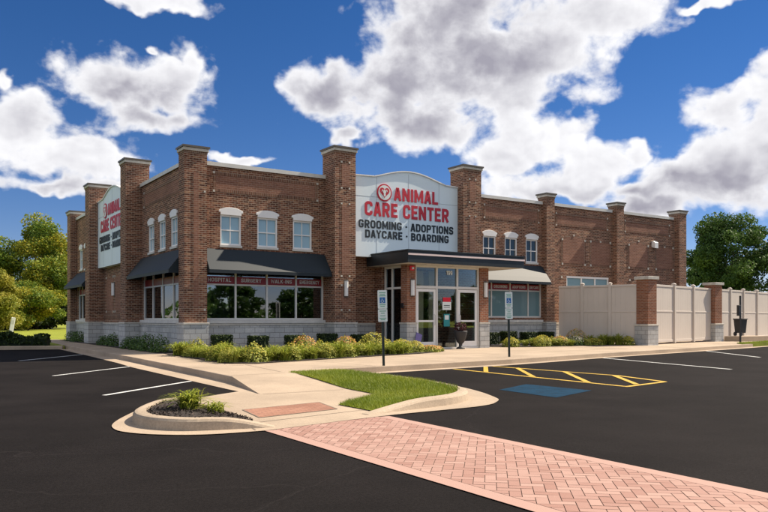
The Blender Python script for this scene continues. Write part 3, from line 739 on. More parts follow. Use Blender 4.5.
q4 = pillar(-.15, .6, 18.8, 19.7, SML, False)
def block(x, z, y, side, parent, s_=.040):
    part(MB().box(x - s_, x + s_, y - .022, y + .03, z - s_, z + s_), 'corner_block', M['cast_stone'], parent, side)
# pillar inlays: slender lighter panels with blocks
for (p, xa, xb, y) in ((p3, 6.02, 6.45, -.35), (p4, 12.4, 12.82, -.35)):
    for (za, zb) in ((6.15, 7.15), (2.75, 5.55), (1.45, 2.4)):
        MB().box(xa + .05, xb - .05, y - .014, y + .02, za + .05, zb - .05).build('brick_inlay', M['brick_panel'], p)
        for x in (xa + .04, xb - .04):
            for z in (za, zb): block(x, z, y - .002, False, p, .034)
MB().box(.34, .52, -.014, .02, 1.5, 6.2).build('brick_inlay', M['brick_panel'], p1)
for z in (1.42, 5.55): block(.74, z, -.002, False, p1, .035)

def bay(x0, x1, holes, side=False, y=None, name='wall'):
    y = y if y is not None else (WS if side else WF)
    b_ = part(wall_mesh(x0, x1, -.3, ZT, y, holes), name, M['brick'], B, side)
    return b_
def recess_panel(parent, xa, xb, za, zb, y, side):
    """frieze panel: dark soldier border, lighter field set in, corner blocks"""
    e = .10
    part(MB().box(xa, xb, y - .016, y + .01, zb - e, zb), 'soldier_course', M['soldier'], parent, side)
    part(MB().box(xa, xb, y - .016, y + .01, za, za + e), 'soldier_course', M['soldier'], parent, side)
    part(MB().box(xa, xa + e, y - .014, y + .01, za + e, zb - e), 'soldier_course', M['soldier'], parent, side)
    part(MB().box(xb - e, xb, y - .014, y + .01, za + e, zb - e), 'soldier_course', M['soldier'], parent, side)
    part(MB().box(xa + e, xb - e, y - .004, y + .01, za + e, zb - e), 'frieze_panel', M['brick_panel'], parent, side)
    for x in (xa + .02, xb - .02):
        for z in (za + .02, zb - .02): block(x, z, y - .004, side, parent)
def coping(x0, x1, side, y):
    mb = MB().box(x0, x1, y - .06, y + .40, ZT + .015, ZT + .075)
    mb.box(x0, x1, y - .075, y - .045, ZT - .07, ZT + .07)
    part(mb, 'coping', M['coping'], B, side)
def base_stone(x0, x1, side, y, sills=()):
    part(MB().box(x0, x1, y - .06, y + .05, -.3, .86), 'stone_base', M['stone'], B, side)
    part(MB().box(x0, x1, y - .085, y + .05, .862, .93), 'base_cap', M['cast_stone'], B, side)
    for a, b in sills: part(MB().box(a, b, y - .11, y + .13, .935, 1.055), 'sill', M['sill'], B, side, bevel=.01)

# ---- bay with three windows and dark awning on the front
hs_ = [upper_window(a, b, False, M['glass_upper'], WF) for a, b in ((1.48, 2.28), (2.92, 3.73), (4.38, 5.19))]
hs_.append(storefront([.88, 2.09, 3.33, 4.54, 5.72], 1.06, 2.93, 2.37, False, WF, M['glass_shop'], ['HOSPITAL', 'SURGERY', 'WALK-INS', 'EMERGENCY']))
wl = bay(.6, 6.0, hs_); recess_panel(wl, 1.22, 5.45, 5.68, 6.38, WF, False); coping(.84, 5.80, False, WF); base_stone(.83, 5.77, False, WF, [(.90, 5.75)])
# ---- sign bay wall behind the canopy
wl = bay(6.4, 12.4, [(8.5, 11.4, -.28, 3.0, .3)], y=.5); base_stone(6.7, 8.12, False, .5)
# ---- bay right of the entrance
hs_ = [upper_window(a, b, False, g, WF) for a, b, g in ((13.90, 14.66, M['glass_dark']), (15.22, 15.98, M['glass_dark']), (16.55, 17.31, M['glass_dark']))]
hs_.append(storefront([13.3, 14.45, 15.60, 16.75, 17.58], 1.16, 2.93, 2.45, False, WF, M['glass_blind'], ['GROOMING', 'GROOMING', 'ADOPTIONS', 'DAYCARE']))
wl = bay(12.9, 17.8, hs_); recess_panel(wl, 13.95, 17.4, 5.68, 6.3, WF, False); coping(13.13, 17.6, False, WF); base_stone(13.1, 17.62, False, WF, [(13.15, 17.6)])
# ---- blind bays
def blind_arch(parent, xa, xb, arch):
    z0 = 3.85; zt = 4.98; n = 12
    def outline(g, z_lo, top):
        pts = [(xa - g, z_lo), (xb + g, z_lo)]
        for k in range(n + 1):
            s_ = k / n; pts.append((xb + g - (xb - xa + 2 * g) * s_, top + (.20 * math.sin(math.pi * s_) if arch else 0)))
        return pts
    part(MB().slab(outline(.09, z0 - .09, zt + .09), WF - .016, WF + .01), 'soldier_surround', M['soldier'], parent)
    part(MB().slab(outline(0, z0, zt), WF - .022, WF + .01), 'blind_panel', M['brick_panel'], parent)
    for x in (xa - .04, xb + .04):
        for z in (z0 - .05, zt + .03): block(x, z, WF - .018, False, parent, .05)
    block((xa + xb) / 2, zt + (.25 if arch else .05), WF - .018, False, parent, .045)
for x0, x1, holes, ar in ((18.0, 22.9, True, ((19.02, 20.55), (21.05, 22.45))), (23.1, 28.0, False, ((24.0, 25.5), (26.25, 27.65)))):
    hh = []
    if holes:
        fr = MB(); xa, xb, za, zb = 19.3, 22.4, 1.9, 3.22; yb = WF + .07
        fr.box(xa, xb, yb - .06, yb + .04, zb - .09, zb).box(xa, xb, yb - .04, yb + .04, za, za + .07)
        for x in (xa, 20.36, 21.36, xb - .07): fr.box(x, x + .07, yb - .045, yb + .035, za + .07, zb - .09)
        wn = fr.build('window', M['white'], B); MB().box(xa + .05, xb - .05, yb, yb + .01, za + .05, zb - .08).build('pane', M['glass_blind'], wn)
        hh.append((xa, xb, za, zb, .12))
    wl = bay(x0, x1, hh); recess_panel(wl, x0 + .55, x1 - .6, 5.66, 6.27, WF, False)
    for i, (a, b) in enumerate(ar): blind_arch(wl, a, b, i == 0)
    for z in (3.15,): block(x0 + .95, z, WF, False, wl, .05)
    coping(x0 + .16, x1 - .3, False, WF); base_stone(x0 + .16, x1 - .3, False, WF)
# ---- side facade
hs_ = [upper_window(a, b, True, M['glass_upper'], WS) for a, b in ((1.62, 2.36), (3.05, 3.80), (4.50, 5.25))]
hs_.append(storefront([1.0, 2.25, 3.55, 4.85, 6.1], 1.06, 2.93, 2.42, True, WS, M['glass_shop']))
wl = bay(.5, 6.5, hs_, True); recess_panel(wl, 1.1, 5.9, 5.68, 6.3, WS, True); coping(.63, 6.32, True, WS); base_stone(.62, 6.30, True, WS, [(.9, 6.2)])
wl = bay(7.0, 13.4, [], True, y=.36); base_stone(7.15, 13.16, True, .36)
for a, b in ((7.9, 9.2), (9.6, 10.9), (11.3, 12.6)):
    part(MB().box(a, b, .345, .40, 1.5, 3.05), 'blind_panel', M['brick_panel'], wl, True)
    for x in (a - .04, b + .04):
        for z in (1.45, 3.1): block(x, z, .355, True, wl, .05)
part(MB().box(7.15, 13.16, .335, .40, 1.14, 1.36), 'soldier_course', M['soldier'], wl, True)
hs_ = [upper_window(a, b, True, M['glass_upper'], .2) for a, b in ((14.9, 15.6), (16.1, 16.8), (17.35, 18.05))]
hs_.append(storefront([14.3, 15.5, 16.7, 17.7, 18.5], 1.06, 2.93, 2.42, True, .2, M['glass_shop']))
wl = bay(13.8, 19.0, hs_, True, y=.2); coping(14.06, 18.8, True, .2); base_stone(14.05, 18.8, True, .2, [(14.1, 18.7)])
# ---- shell: roof, rear, far side, interior
MB().box(.5, 28.4, .9, 20, 6.2, 6.3).build('roof', M['roof'], B)
MB().box(28.0, 28.3, .75, 20, -.3, 6.65).box(.5, 27.99, 19.7, 20, -.3, 6.65).build('rear_wall', M['brick'], B)
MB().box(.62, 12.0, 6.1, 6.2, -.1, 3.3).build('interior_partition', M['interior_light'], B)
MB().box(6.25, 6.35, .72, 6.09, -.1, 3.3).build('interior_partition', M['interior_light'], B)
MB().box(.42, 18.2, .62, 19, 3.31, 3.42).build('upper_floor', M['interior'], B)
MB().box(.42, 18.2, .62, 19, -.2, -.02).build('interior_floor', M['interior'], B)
# parapet wall behind the sign bays
# ---- entrance vestibule
VX0, VX1, VY = 8.13, 12.25, -1.8
for xa, xb in ((VX0, 8.53), (11.80, VX1)):
    pr = MB().box(xa, xb, VY, VY + .42, .97, 3.2).build('entrance_pier', M['brick_pier'], B)
    MB().box(xa - .03, xb + .03, VY - .03, VY + .45, -.3, .90).build('stone_base', M['stone'], pr)
    MB().box(xa - .05, xb + .05, VY - .05, VY + .47, .902, .97).build('base_cap', M['cast_stone'], pr)
MB().box(8.13, 8.40, -.02, .49, -.3, 3.2).build('entrance_pier', M['brick'], B)
vf = MB(); ys = VY + .12
vf.box(8.54, 11.79, ys - .06, ys + .06, 2.30, 2.40).box(8.54, 11.79, ys - .06, ys + .06, 3.12, 3.2).box(8.54, 11.79, ys - .07, ys + .07, -.12, -.03)
for x in (8.54, 9.58, 10.62, 11.71): vf.box(x, x + .08, ys - .055, ys + .055, -.03, 2.30).box(x, x + .08, ys - .055, ys + .055, 2.40, 3.12)
vs = vf.build('entrance_frame', M['frame'], B)
for a, b in ((8.62, 9.58), (9.66, 10.62), (10.70, 11.71)): MB().box(a, b, ys - .005, ys + .005, 2.40, 3.12).build('transom_pane', M['glass_door'], vs)
MB().box(9.66, 10.62, ys - .005, ys + .005, -.03, 2.30).build('pane', M['glass_door'], vs)
text('lettering', '199', .30, .17, .008, M['signwhite'], vs, (10.12, ys - .014, 2.86))
def door(xa, xb, hx):
    d = MB(); f = .10
    d.box(xa, xa + f, ys - .03, ys + .03, -.02, 2.28).box(xb - f, xb, ys - .03, ys + .03, -.02, 2.28)
    d.box(xa + f, xb - f, ys - .03, ys + .03, 2.17, 2.28).box(xa + f, xb - f, ys - .03, ys + .03, -.02, .20).box(xa + f, xb - f, ys - .022, ys + .022, .98, 1.05)
    o = d.build('door', M['white'], B)
    MB().box(xa + f, xb - f, ys - .005, ys + .005, .20, .98).box(xa + f, xb - f, ys - .005, ys + .005, 1.05, 2.17).build('pane', M['glass_door'], o)
    MB().tube([(hx, ys - .03, .85), (hx, ys - .09, .87), (hx, ys - .09, 1.25), (hx, ys - .03, 1.27)], .014).build('handle', M['coping'], o)
    return o
door(8.63, 9.57, 9.50); door(10.71, 11.70, 10.78)
# glazed side of the vestibule, with its own door
sx = VX0 + .14; sf = MB()
for y in (-1.32, -.62, -.12): sf.box(sx - .05, sx + .05, y - .04, y + .04, -.1, 3.2)
sf.box(sx - .045, sx + .045, -1.28, -.66, 2.28, 2.36).box(sx - .045, sx + .045, -1.28, -.66, 3.1, 3.2).box(sx - .045, sx + .045, -.58, -.16, 2.28, 2.36).box(sx - .045, sx + .045, -.58, -.16, 3.1, 3.2)
s2 = sf.build('side_glazing_frame', M['frame'], B)
MB().box(sx - .005, sx + .005, -1.28, -.66, -.05, 2.28).box(sx - .005, sx + .005, -1.28, -.66, 2.36, 3.1).box(sx - .005, sx + .005, -.58, -.16, -.05, 2.28).box(sx - .005, sx + .005, -.58, -.16, 2.36, 3.1).build('pane', M['glass_door'], s2)
MB().box(VX1 - .3, VX1 - .12, -1.36, .5, -.2, 3.2).build('vestibule_wall', M['brick_pier'], B)
MB().box(8.5, 11.5, .55, .62, 2.28, 3.2).build('vestibule_inner_lintel', M['interior_light'], B)
M['curtain'] = plain('curtain', (.62, .58, .44), .9)
for a, b in ((9.12, 9.50), (9.9, 10.45), (10.75, 11.2)): MB().box(a, b, .30, .36, -.05, 3.15).build('inner_door_curtain', M['curtain'], B)
for x in (9.0, 9.75, 10.5): MB().box(x, x + .08, .56, .64, -.05, 2.28).build('inner_door_frame', M['frame'], B)
# ---- canopy
cn = MB().box(7.67, 13.60, -2.5, .40, 3.22, 3.66).build('canopy', M['canopy'], B)
MB().box(7.64, 13.63, -2.53, .40, 3.662, 3.71).build('fascia_cap', M['canopy'], cn)
MB().box(7.68, 13.62, -2.518, -2.502, 3.50, 3.57).build('fascia_stripe', M['stripe'], cn)
MB().box(7.70, 13.55, -2.45, .38, 3.205, 3.218).build('soffit', M['soffit'], cn)
# recessed canopy downlights are not lit in the daylight; small discs
for x in (8.9, 10.2, 11.5): MB().lathe([(.09, 3.195), (.09, 3.204)], 14, (x, -2.15)).build('downlight', M['white'], cn)

# ================================================================== FACADE SIGNS
def facade_sign(side, name, label):
    root = empty(name); tag(root, label, 'sign')
    L0, L1 = 6.69, 12.12; y0 = .05
    fx_ = lambda x: x * .9871 - .108; fz_ = lambda z: 1.1 + (z - 1.1) * .9871
    pts = [(L0, fz_(3.62)), (L1, fz_(3.62)), (L1, fz_(6.86)), (fx_(11.62), fz_(6.88))]
    xa, xb = fx_(11.62), fx_(8.02)
    for k in range(0, 17):
        s_ = k / 16; pts.append((xa + (xb - xa) * s_, fz_(6.90) + .355 * math.sin(math.pi * s_) ** 1.15))
    pts += [(L0, fz_(6.86))]
    rootpanel = MB().slab(pts, y0, y0 + .38).build('sign_panel', M['panel'], root)
    tr = MB()
    top = pts[2:]
    for a, b in zip(top, top[1:]):
        d = Vector((b[0] - a[0], b[1] - a[1])); n = Vector((d.y, -d.x)).normalized() * .045
        q = [(a[0], a[1]), (b[0], b[1]), (b[0] + n.x, b[1] + n.y), (a[0] + n.x, a[1] + n.y)]
        if n.y < 0: q = [(a[0], a[1]), (b[0], b[1]), (b[0] - n.x, b[1] - n.y), (a[0] - n.x, a[1] - n.y)]
        tr.slab(q, y0 - .05, y0 + .40)
    tr.build('edge_trim', M['white'], root)
    jn = MB()
    for x, zt in ((8.14, 6.90), (9.74, 7.17), (11.34, 6.97)): x = fx_(x); zt = fz_(zt); jn.box(x - .008, x + .008, y0 - .004, y0 + .01, 3.63, zt)
    jn.box(L0, L1, y0 - .0045, y0 + .01, fz_(6.07), fz_(6.085))
    jn.build('panel_joint', M['joint'], root)
    yl = y0 - .007
    text('lettering', 'ANIMAL', 2.30 * .985, .54 * .987, .014, M['red'], root, (fx_(8.99), yl, fz_(6.02)))
    text('lettering', 'CARE CENTER', 4.32 * .985, .58 * .987, .014, M['red'], root, (fx_(7.56), yl, fz_(5.30)))
    text('lettering', 'GROOMING . ADOPTIONS', 4.86 * .985, .33 * .987, .012, M['ink'], root, (fx_(7.27), yl, fz_(4.79)))
    text('lettering', 'DAYCARE . BOARDING', 4.30 * .985, .32 * .987, .012, M['ink'], root, (fx_(7.58), yl, fz_(4.40)))
    # round emblem: red ring, white field, red heart with a pale animal face
    cx, cz, r_ = fx_(8.50), fz_(6.29), .355
    circ = lambda r, n=40, dx=0, dz=0, ax=1., az_=1.: [(cx + dx + r * ax * math.cos(2 * math.pi * k / n), cz + dz + r * az_ * math.sin(2 * math.pi * k / n)) for k in range(n)]
    em = MB().slab(circ(r_), y0 - .04, y0 - .005).build('emblem', M['red'], root)
    MB().slab(circ(r_ * .84), y0 - .046, y0 - .02).build('emblem_field', M['signwhite'], em)
    heart = []
    for k in range(40):
        t_ = 2 * math.pi * k / 40; heart.append((cx + .0148 * 16 * math.sin(t_) ** 3, cz + .0148 * (13 * math.cos(t_) - 5 * math.cos(2 * t_) - 2 * math.cos(3 * t_) - math.cos(4 * t_)) + .02))
    MB().slab(heart[::-1], y0 - .052, y0 - .03).build('emblem_heart', M['red'], em)
    fc = MB().slab(circ(.075, 20, 0, .03, 1, 1.1), y0 - .058, y0 - .04).slab(circ(.06, 16, 0, -.09, .8, 1.2), y0 - .0585, y0 - .04)
    fc.slab([(cx - .07, cz + .08), (cx - .15, cz + .02), (cx - .10, cz + .14)], y0 - .0582, y0 - .04).slab([(cx + .07, cz + .08), (cx + .10, cz + .14), (cx + .15, cz + .02)], y0 - .0584, y0 - .04)
    fc.build('emblem_animal', M['signwhite'], em)
    if side:
        # turn the sign to the side wall: x along -Y
        root.rotation_euler = (0, 0, R(-90)); root.location = (.02, 19.86, 0)
    return root
sf_ = facade_sign(False, 'facade_sign', 'pale blue arched sign with red animal care center lettering above the entrance canopy')
ss_ = facade_sign(True, 'facade_sign', 'pale arched sign on the shaded side wall between two tall brick pillars')
# backing masonry behind the sign faces
MB().box(6.7, 12.11, .455, .60, 5.9, 6.70).build('parapet', M['brick'], B)

# ================================================================== AWNINGS
def awning(x0, x1, side, label, y=None, out=.62):
    y = y if y is not None else (WS if side else WF); yo = y - out; zt, zb, zv = 3.62, 2.84, 2.72
    root = empty('awning'); tag(root, label, 'awning')
    n = 26; mb = MB()
    # slope with a very slight sag, then a short valance
    rows = [(y - .012, zt), (y - .012 - out * .35, zt - (zt - zb) * .36), (y - .012 - out * .7, zt - (zt - zb) * .705), (yo, zb)]
    for k in range(len(rows) - 1):
        for i in range(n):
            xa = x0 + (x1 - x0) * i / n; xb = x0 + (x1 - x0) * (i + 1) / n
            mb.face([(xa, *rows[k + 1]), (xb, *rows[k + 1]), (xb, *rows[k]), (xa, *rows[k])])
    part(mb, 'fabric', M['awning'], root, side)
    part(MB().box(x0, x1, yo - .006, yo + .006, zv, zb - .002), 'valance', M['awning'], root, side)
    for x in (x0, x1 - .012):
        part(MB().face([(x, rows[0][0], zt - .004), (x, yo + .008, zb - .004), (x, yo + .008, zv), (x, rows[0][0], zv)]), 'end_panel', M['awning'], root, side)
    part(MB().box(x0 + .02, x1 - .02, yo + .01, yo + .04, zv + .02, zv + .05).box(x0 + .02, x1 - .02, y - .05, y - .02, zt - .08, zt - .05), 'frame', M['coping'], root, side)
    return root
awning(.86, 5.74, False, 'dark awning over the four shop windows left of the entrance, beside the corner pillar')
awning(13.14, 17.60, False, 'awning shining cream in the sun right of the entrance canopy')
awning(.66, 6.26, True, 'dark shaded awning on the side wall next to the corner pillar')
awning(14.1, 18.75, True, 'dark awning at the far end of the shaded side wall', y=.2, out=.7)

# ================================================================== WALL FITTINGS
def sconce(loc, rz, label):
    r = tag(empty('wall_lamp', loc, rz), label, 'wall lamp', 'tubular wall lamps')
    pts = []
    MB().prism([(.075 * math.cos(math.pi * k / 10 + math.pi), .01 - .0 + .11 * math.sin(math.pi * k / 10 + math.pi)) for k in range(11)], -.30, .30).build('lamp_shade', M['white'], r, bevel=.006)
    MB().box(-.09, .09, .011, .03, -.34, .34).build('back_plate', M['bronze'], r)
    MB().box(-.078, .078, -.105, .008, .301, .32).build('top_cap', M['bronze'], r)
    return r
s0 = sconce((6.24, -.40, 2.28), 0, 'white wall lamp on the tall brick pillar left of the entrance canopy')
def more(src, loc, rz, label):
    c = copy_tree(src); c.location = loc; c.rotation_euler = (0, 0, rz); c['label'] = label; return c
more(s0, (8.36, VY - .035, 2.30), 0, 'white wall lamp on the left brick pier of the entrance')
more(s0, (12.06, VY - .035, 2.30), 0, 'white wall lamp on the right brick pier of the entrance')
more(s0, (.32, 11.1, 2.5), R(-90), 'white wall lamp on the shaded side wall below the sign')
def flood(loc, label):
    r = tag(empty('floodlight', loc), label, 'floodlight', 'sign floodlights on the canopy')
    MB().box(-.16, .16, -.05, .10, .14, .24).build('lamp_head', M['black'], r, bevel=.02)
    MB().tube([(0, .02, 0), (0, .02, .15)], .02).build('bracket', M['black'], r); MB().box(-.08, .08, -.05, .09, 0, .02).build('base', M['black'], r)
    return r
f0 = flood((10.15, -.30, 3.715), 'small black floodlight in the middle of the canopy roof, lighting the sign')
more(f0, (11.65, -.30, 3.715), 0, 'small black floodlight at the right end of the sign by the tall pillar')
r = tag(empty('fire_strobe', (8.33, VY - .03, 3.06)), 'red fire alarm strobe under the canopy corner on the entrance pier', 'alarm light')
MB().box(-.10, .10, -.03, .026, -.09, .09).build('housing', M['strobe'], r, bevel=.012); MB().lathe([(.05, 0), (.045, .03), (.02, .05)], 14).build('lens', M['signwhite'], r).rotation_euler = (R(90), 0, 0)
r.children[1].location = (.02, -.03, 0)
r = tag(empty('vent_lamp', (26.0, WF, 5.12)), 'white hooded lamp high on the right end bay of the brick wall', 'wall lamp')
MB().slab([(-.02, -.14), (.22, -.20), (.22, .10), (.10, .19), (-.02, .19)], -.14, .14).build('hood', M['white'], r).rotation_euler = (0, 0, R(-90))
MB().box(-.10, .10, -.19, -.02, -.16, -.145).build('lens', M['black'], r)
r = tag(empty('key_box', (8.13, -1.56, 1.62)), 'small black key box on the shaded side of the entrance pier', 'key box')
MB().box(-.05, -.002, -.08, .08, -.10, .10).build('housing', M['black'], r, bevel=.01); MB().lathe([(.025, 0), (.025, .012)], 12).build('dial', M['coping'], r).rotation_euler = (0, R(-90), 0)
r.children[1].location = (-.05, 0, 0)
# things at the door
r = tag(empty('door_notice', (10.14, ys - .012, 1.72)), 'white notice with a red heading on the middle glass of the entrance', 'notice')
MB().box(-.22, .22, -.006, 0, -.26, .06).build('paper', M['signwhite'], r); MB().box(-.19, .19, -.008, 0, .062, .24).build('heading', M['strobe'], r)
MB().box(-.15, .15, -.009, -.005, -.10, -.07).box(-.15, .15, -.009, -.005, -.17, -.15).build('text_line', M['ink'], r)
r = tag(empty('door_poster', (10.14, ys - .012, 1.05)), 'teal poster on the middle entrance glass below the red notice', 'poster')
MB().box(-.15, .15, -.006, 0, -.25, .25).build('paper', M['teal'], r); MB().box(-.10, .10, -.008, -.003, .02, .20).build('picture', M['signwhite'], r)
r = tag(empty('leaning_sign', (8.42, VY - .20, -.07), 0), 'purple narrow board leaning against the stone foot of the left entrance pier', 'board')
MB().box(-.14, .14, -.012, .012, 0, .66).build('board', M['purple'], r); MB().box(-.06, .06, -.016, -.01, .12, .20).box(-.07, .07, -.016, -.01, .30, .33).build('print', M['signwhite'], r)
r.rotation_euler = (R(-12), R(22), 0)

def leaf_blob(c, rad, n, size, rng, flat=1., hollow=.55):
    d = rng.normal(size=(n, 3)); d /= np.linalg.norm(d, axis=1)[:, None]
    rr = rng.uniform(hollow ** 3, 1, n) ** (1 / 3)
    return np.array(c) + d * rr[:, None] * np.array(rad) * np.array([1, 1, flat]), d
# urn with dark foliage
r = tag(empty('planter_urn', (10.42, -2.22, ZS)), 'dark pedestal urn with wine red foliage in front of the entrance glass', 'planter')
MB().lathe([(.17, 0), (.17, .05), (.07, .10), (.07, .20), (.15, .28), (.24, .55), (.27, .68), (.27, .72), (.23, .72), (.20, .66)], 24).build('urn', M['urn'], r, smooth=True)
C, dn = leaf_blob((0, 0, .86), (.27, .27, .22), 260, .05, RNG)
quads('foliage', leafset(C, .055, normals=dn), RNG.uniform(size=260), M['leaf_red'], r)

# ================================================================== SIGN POSTS
def access_sign(loc, top, label, tilt=0., rz=0.):
    r = tag(empty('accessible_parking_sign', loc, rz), label, 'parking sign', 'accessible parking signs')
    MB().box(-.028, .028, 0, .04, 0, top - .05).build('post', M['post'], r)
    w_ = .125; zs = top
    u = MB().prism([], 0, 0) if False else None
    def plate(z0, z1):
        q = []
        rr = .022
        for cx_, cz_, a0 in ((w_ - rr, z0 + rr, -90), (w_ - rr, z1 - rr, 0), (-w_ + rr, z1 - rr, 90), (-w_ + rr, z0 + rr, 180)):
            for k in range(4): q.append((cx_ + rr * math.cos(R(a0 + 30 * k)), cz_ + rr * math.sin(R(a0 + 30 * k))))
        return q
    up = MB().slab(plate(top - .47, top), -.008, -.002).build('sign_plate', M['signwhite'], r)
    lo = MB().slab(plate(top - .80, top - .48), -.0085, -.002).build('penalty_plate', M['signwhite'], r)
    MB().box(-.075, .075, -.0105, -.007, top - .33, top - .18).build('blue_square', M['blue'], up)
    wb = MB(); ring_ = []
    for k in range(13):
        a = R(100 + 250 * k / 12); ring_.append((-.005 + .034 * math.cos(a), -.013, top - .277 + .034 * math.sin(a)))
    wb.tube(ring_, .005, 6).tube([(-.012, -.013, top - .215), (-.008, -.013, top - .25), (.022, -.013, top - .252), (.036, -.013, top - .295)], .006, 6)
    wb.lathe([(.0001, 0), (.011, .004), (.0001, .008)], 10, (-.012, -.013)); 
    for k in range(len(wb.v) - 30, len(wb.v)): wb.v[k] = (wb.v[k][0], wb.v[k][1], wb.v[k][2] + top - .205)
    wb.build('wheelchair_symbol', M['signwhite'], up)
    tl = MB()
    for z, hw in ((top - .065, .085), (top - .11, .07), (top - .145, .085), (top - .37, .08), (top - .41, .06)): tl.box(-hw, hw, -.0103, -.007, z - .009, z + .009)
    tl.build('green_text', M['signgreen'], up)
    tl = MB()
    for z, hw in ((top - .53, .085), (top - .585, .05), (top - .65, .07), (top - .71, .09), (top - .75, .06)): tl.box(-hw, hw, -.0107, -.007, z - .009, z + .009)
    tl.build('green_text', M['signgreen'], lo)
    MB().lathe([(.006, 0), (.006, .006)], 8).build('bolt', M['coping'], up).location = (0, -.008, top - .03)
    return r
a0 = access_sign((2.05, -9.40, ZS), 1.92, 'accessible parking sign on a green post beside the grass island left of the entrance', rz=R(-14))
a0.rotation_euler = (0, R(-1.5), R(-14))
a1 = copy_tree(a0); a1.location = (7.79, -7.85, ZS); a1.rotation_euler = (0, R(-1), R(-14)); a1['label'] = 'accessible parking sign on a green post in front of the right hand shop window'
a1.scale = (1.05, 1, 1.06)
r = tag(empty('call_post', (26.1, -4.45, ZS + .02)), 'thin dark post with a small black box standing on the verge before the fence', 'post')
MB().box(-.035, .035, -.035, .035, 0, 2.3).build('post', M['black'], r); MB().box(-.22, -.037, -.06, .06, 1.32, 1.84).build('box', M['black'], r, bevel=.015)
MB().box(-.20, -.06, -.066, -.058, 1.5, 1.72).build('box_face', M['urn'], r)
r = tag(empty('waste_bin', (29.6, -2.35, .05)), 'black wheeled waste bin in front of the pale fence by the second brick pier', 'bin')
tp = MB(); z0, z1 = .30, 1.02
for k, (hw, z) in enumerate(((.19, z0), (.24, z1))): tp.v += [(-hw, -hw, z), (hw, -hw, z), (hw, hw, z), (-hw, hw, z)]
tp.f += [(0, 1, 5, 4), (1, 2, 6, 5), (2, 3, 7, 6), (3, 0, 4, 7), (3, 2, 1, 0), (4, 5, 6, 7)]
tp.build('body', M['black'], r); MB().box(-.27, .27, -.28, .28, 1.022, 1.07).build('lid', M['black'], r, bevel=.015)
MB().box(-.34, -.27, -.20, .20, 1.0, 1.05).build('handle', M['black'], r)
for y in (-.16, .16): MB().tube([(-.22, y - .04, .25), (-.22, y + .04, .25)], .11, 14).build('wheel', M['urn'], r)
tag(MB().box(28.9, 31.6, -2.75, -1.85, -.1, .18).build('bin_pad', M['concrete'], bevel=.02), kind='structure')

# ================================================================== FENCES AND PIERS
def brick_pier(loc, label, rz=0.):
    r = tag(empty('brick_pier', loc, rz), label, 'brick pier'); s_ = .31
    MB().box(-s_, s_, -s_, s_, .86, 2.88).build('shaft', M['brick_pier'], r)
    b_ = MB().box(-s_ - .05, s_ + .05, -s_ - .05, s_ + .05, -.2, .78).build('stone_base', M['stone'], r)
    MB().box(-s_ - .07, s_ + .07, -s_ - .07, s_ + .07, .782, .862).build('base_cap', M['cast_stone'], r, bevel=.012)
    MB().box(-s_ - .08, s_ + .08, -s_ - .08, s_ + .08, 2.88, 3.02).build('cap', M['cast_stone'], r, bevel=.015)
    return r
def vinyl_fence(a, b, posts, h, label, z=-.05):
    a = Vector(a); b = Vector(b); d = b - a; L = d.length
    r = tag(empty('vinyl_fence', (a.x, a.y, z), math.atan2(d.y, d.x)), label, 'fence')
    ps = [0] + list(posts) + [L]
    MB().box(0, L, -.04, .04, h - .12, h - .02).build('top_rail', M['vinyl'], r, bevel=.01)
    MB().box(0, L, -.035, .035, h * .53, h * .53 + .07).build('mid_rail', M['vinyl'], r, bevel=.008)
    MB().box(0, L, -.035, .035, .05, .17).build('bottom_rail', M['vinyl'], r, bevel=.008)
    for xa, xb in zip(ps, ps[1:]):
        for za, zb in ((.17, h * .53), (h * .53 + .07, h - .12)):
            pm_ = MB(); n = max(2, int((xb - xa) / .24)); 
            for k in range(n):
                u0 = xa + (xb - xa) * k / n; u1 = xa + (xb - xa) * (k + 1) / n
                pm_.box(u0 + .002, u1 - .002, -.018, .018, za, zb)
            pm_.box(xa, xb, -.012, .012, za, zb)
            pm_.build('panel', M['vinyl'], r)
    for x in posts:
        p = MB().box(x - .065, x + .065, -.085, .085, 0, h + .03).build('post', M['vinyl'], r)
        c = MB().box(x - .08, x + .08, -.10, .10, h + .03, h + .06); i = len(c.v)
        c.v += [(x - .08, -.10, h + .06), (x + .08, -.10, h + .06), (x + .08, .10, h + .06), (x - .08, .10, h + .06), (x, 0, h + .12)]
        c.f += [(i, i + 1, i + 4), (i + 1, i + 2, i + 4), (i + 2, i + 3, i + 4), (i + 3, i, i + 4)]
        c.build('post_cap', M['vinyl'], p)
    return r
PA = (20.15, -3.45)
brick_pier((20.2, -3.52, 0), 'brick pier with pale stone foot standing beside the right planting bed')
FD = Vector((36.3, -.1)) - Vector(PA); FU = FD.normalized(); FL = FD.length
def fpos(px_t): return Vector(PA) + FU * px_t
vinyl_fence((18.45, .15), (19.95, -3.2), (1.15, 2.45), 2.75, 'shaded pale vinyl fence running from the brick wall to the first brick pier')
vinyl_fence(fpos(.35), fpos(7.6), (2.75, 5.0), 2.78, 'sunlit pale vinyl fence between the two brick piers')
q = fpos(7.95); brick_pier((q.x, q.y, 0), 'brick pier between two sunlit pale fences near the waste bin', 0)
vinyl_fence(fpos(8.3), fpos(30), (2.0, 4.0, 6.2, 8.4, 10.6, 12.8, 15., 17.2, 19.4), 2.78, 'sunlit pale vinyl fence running off past the black waste bin')

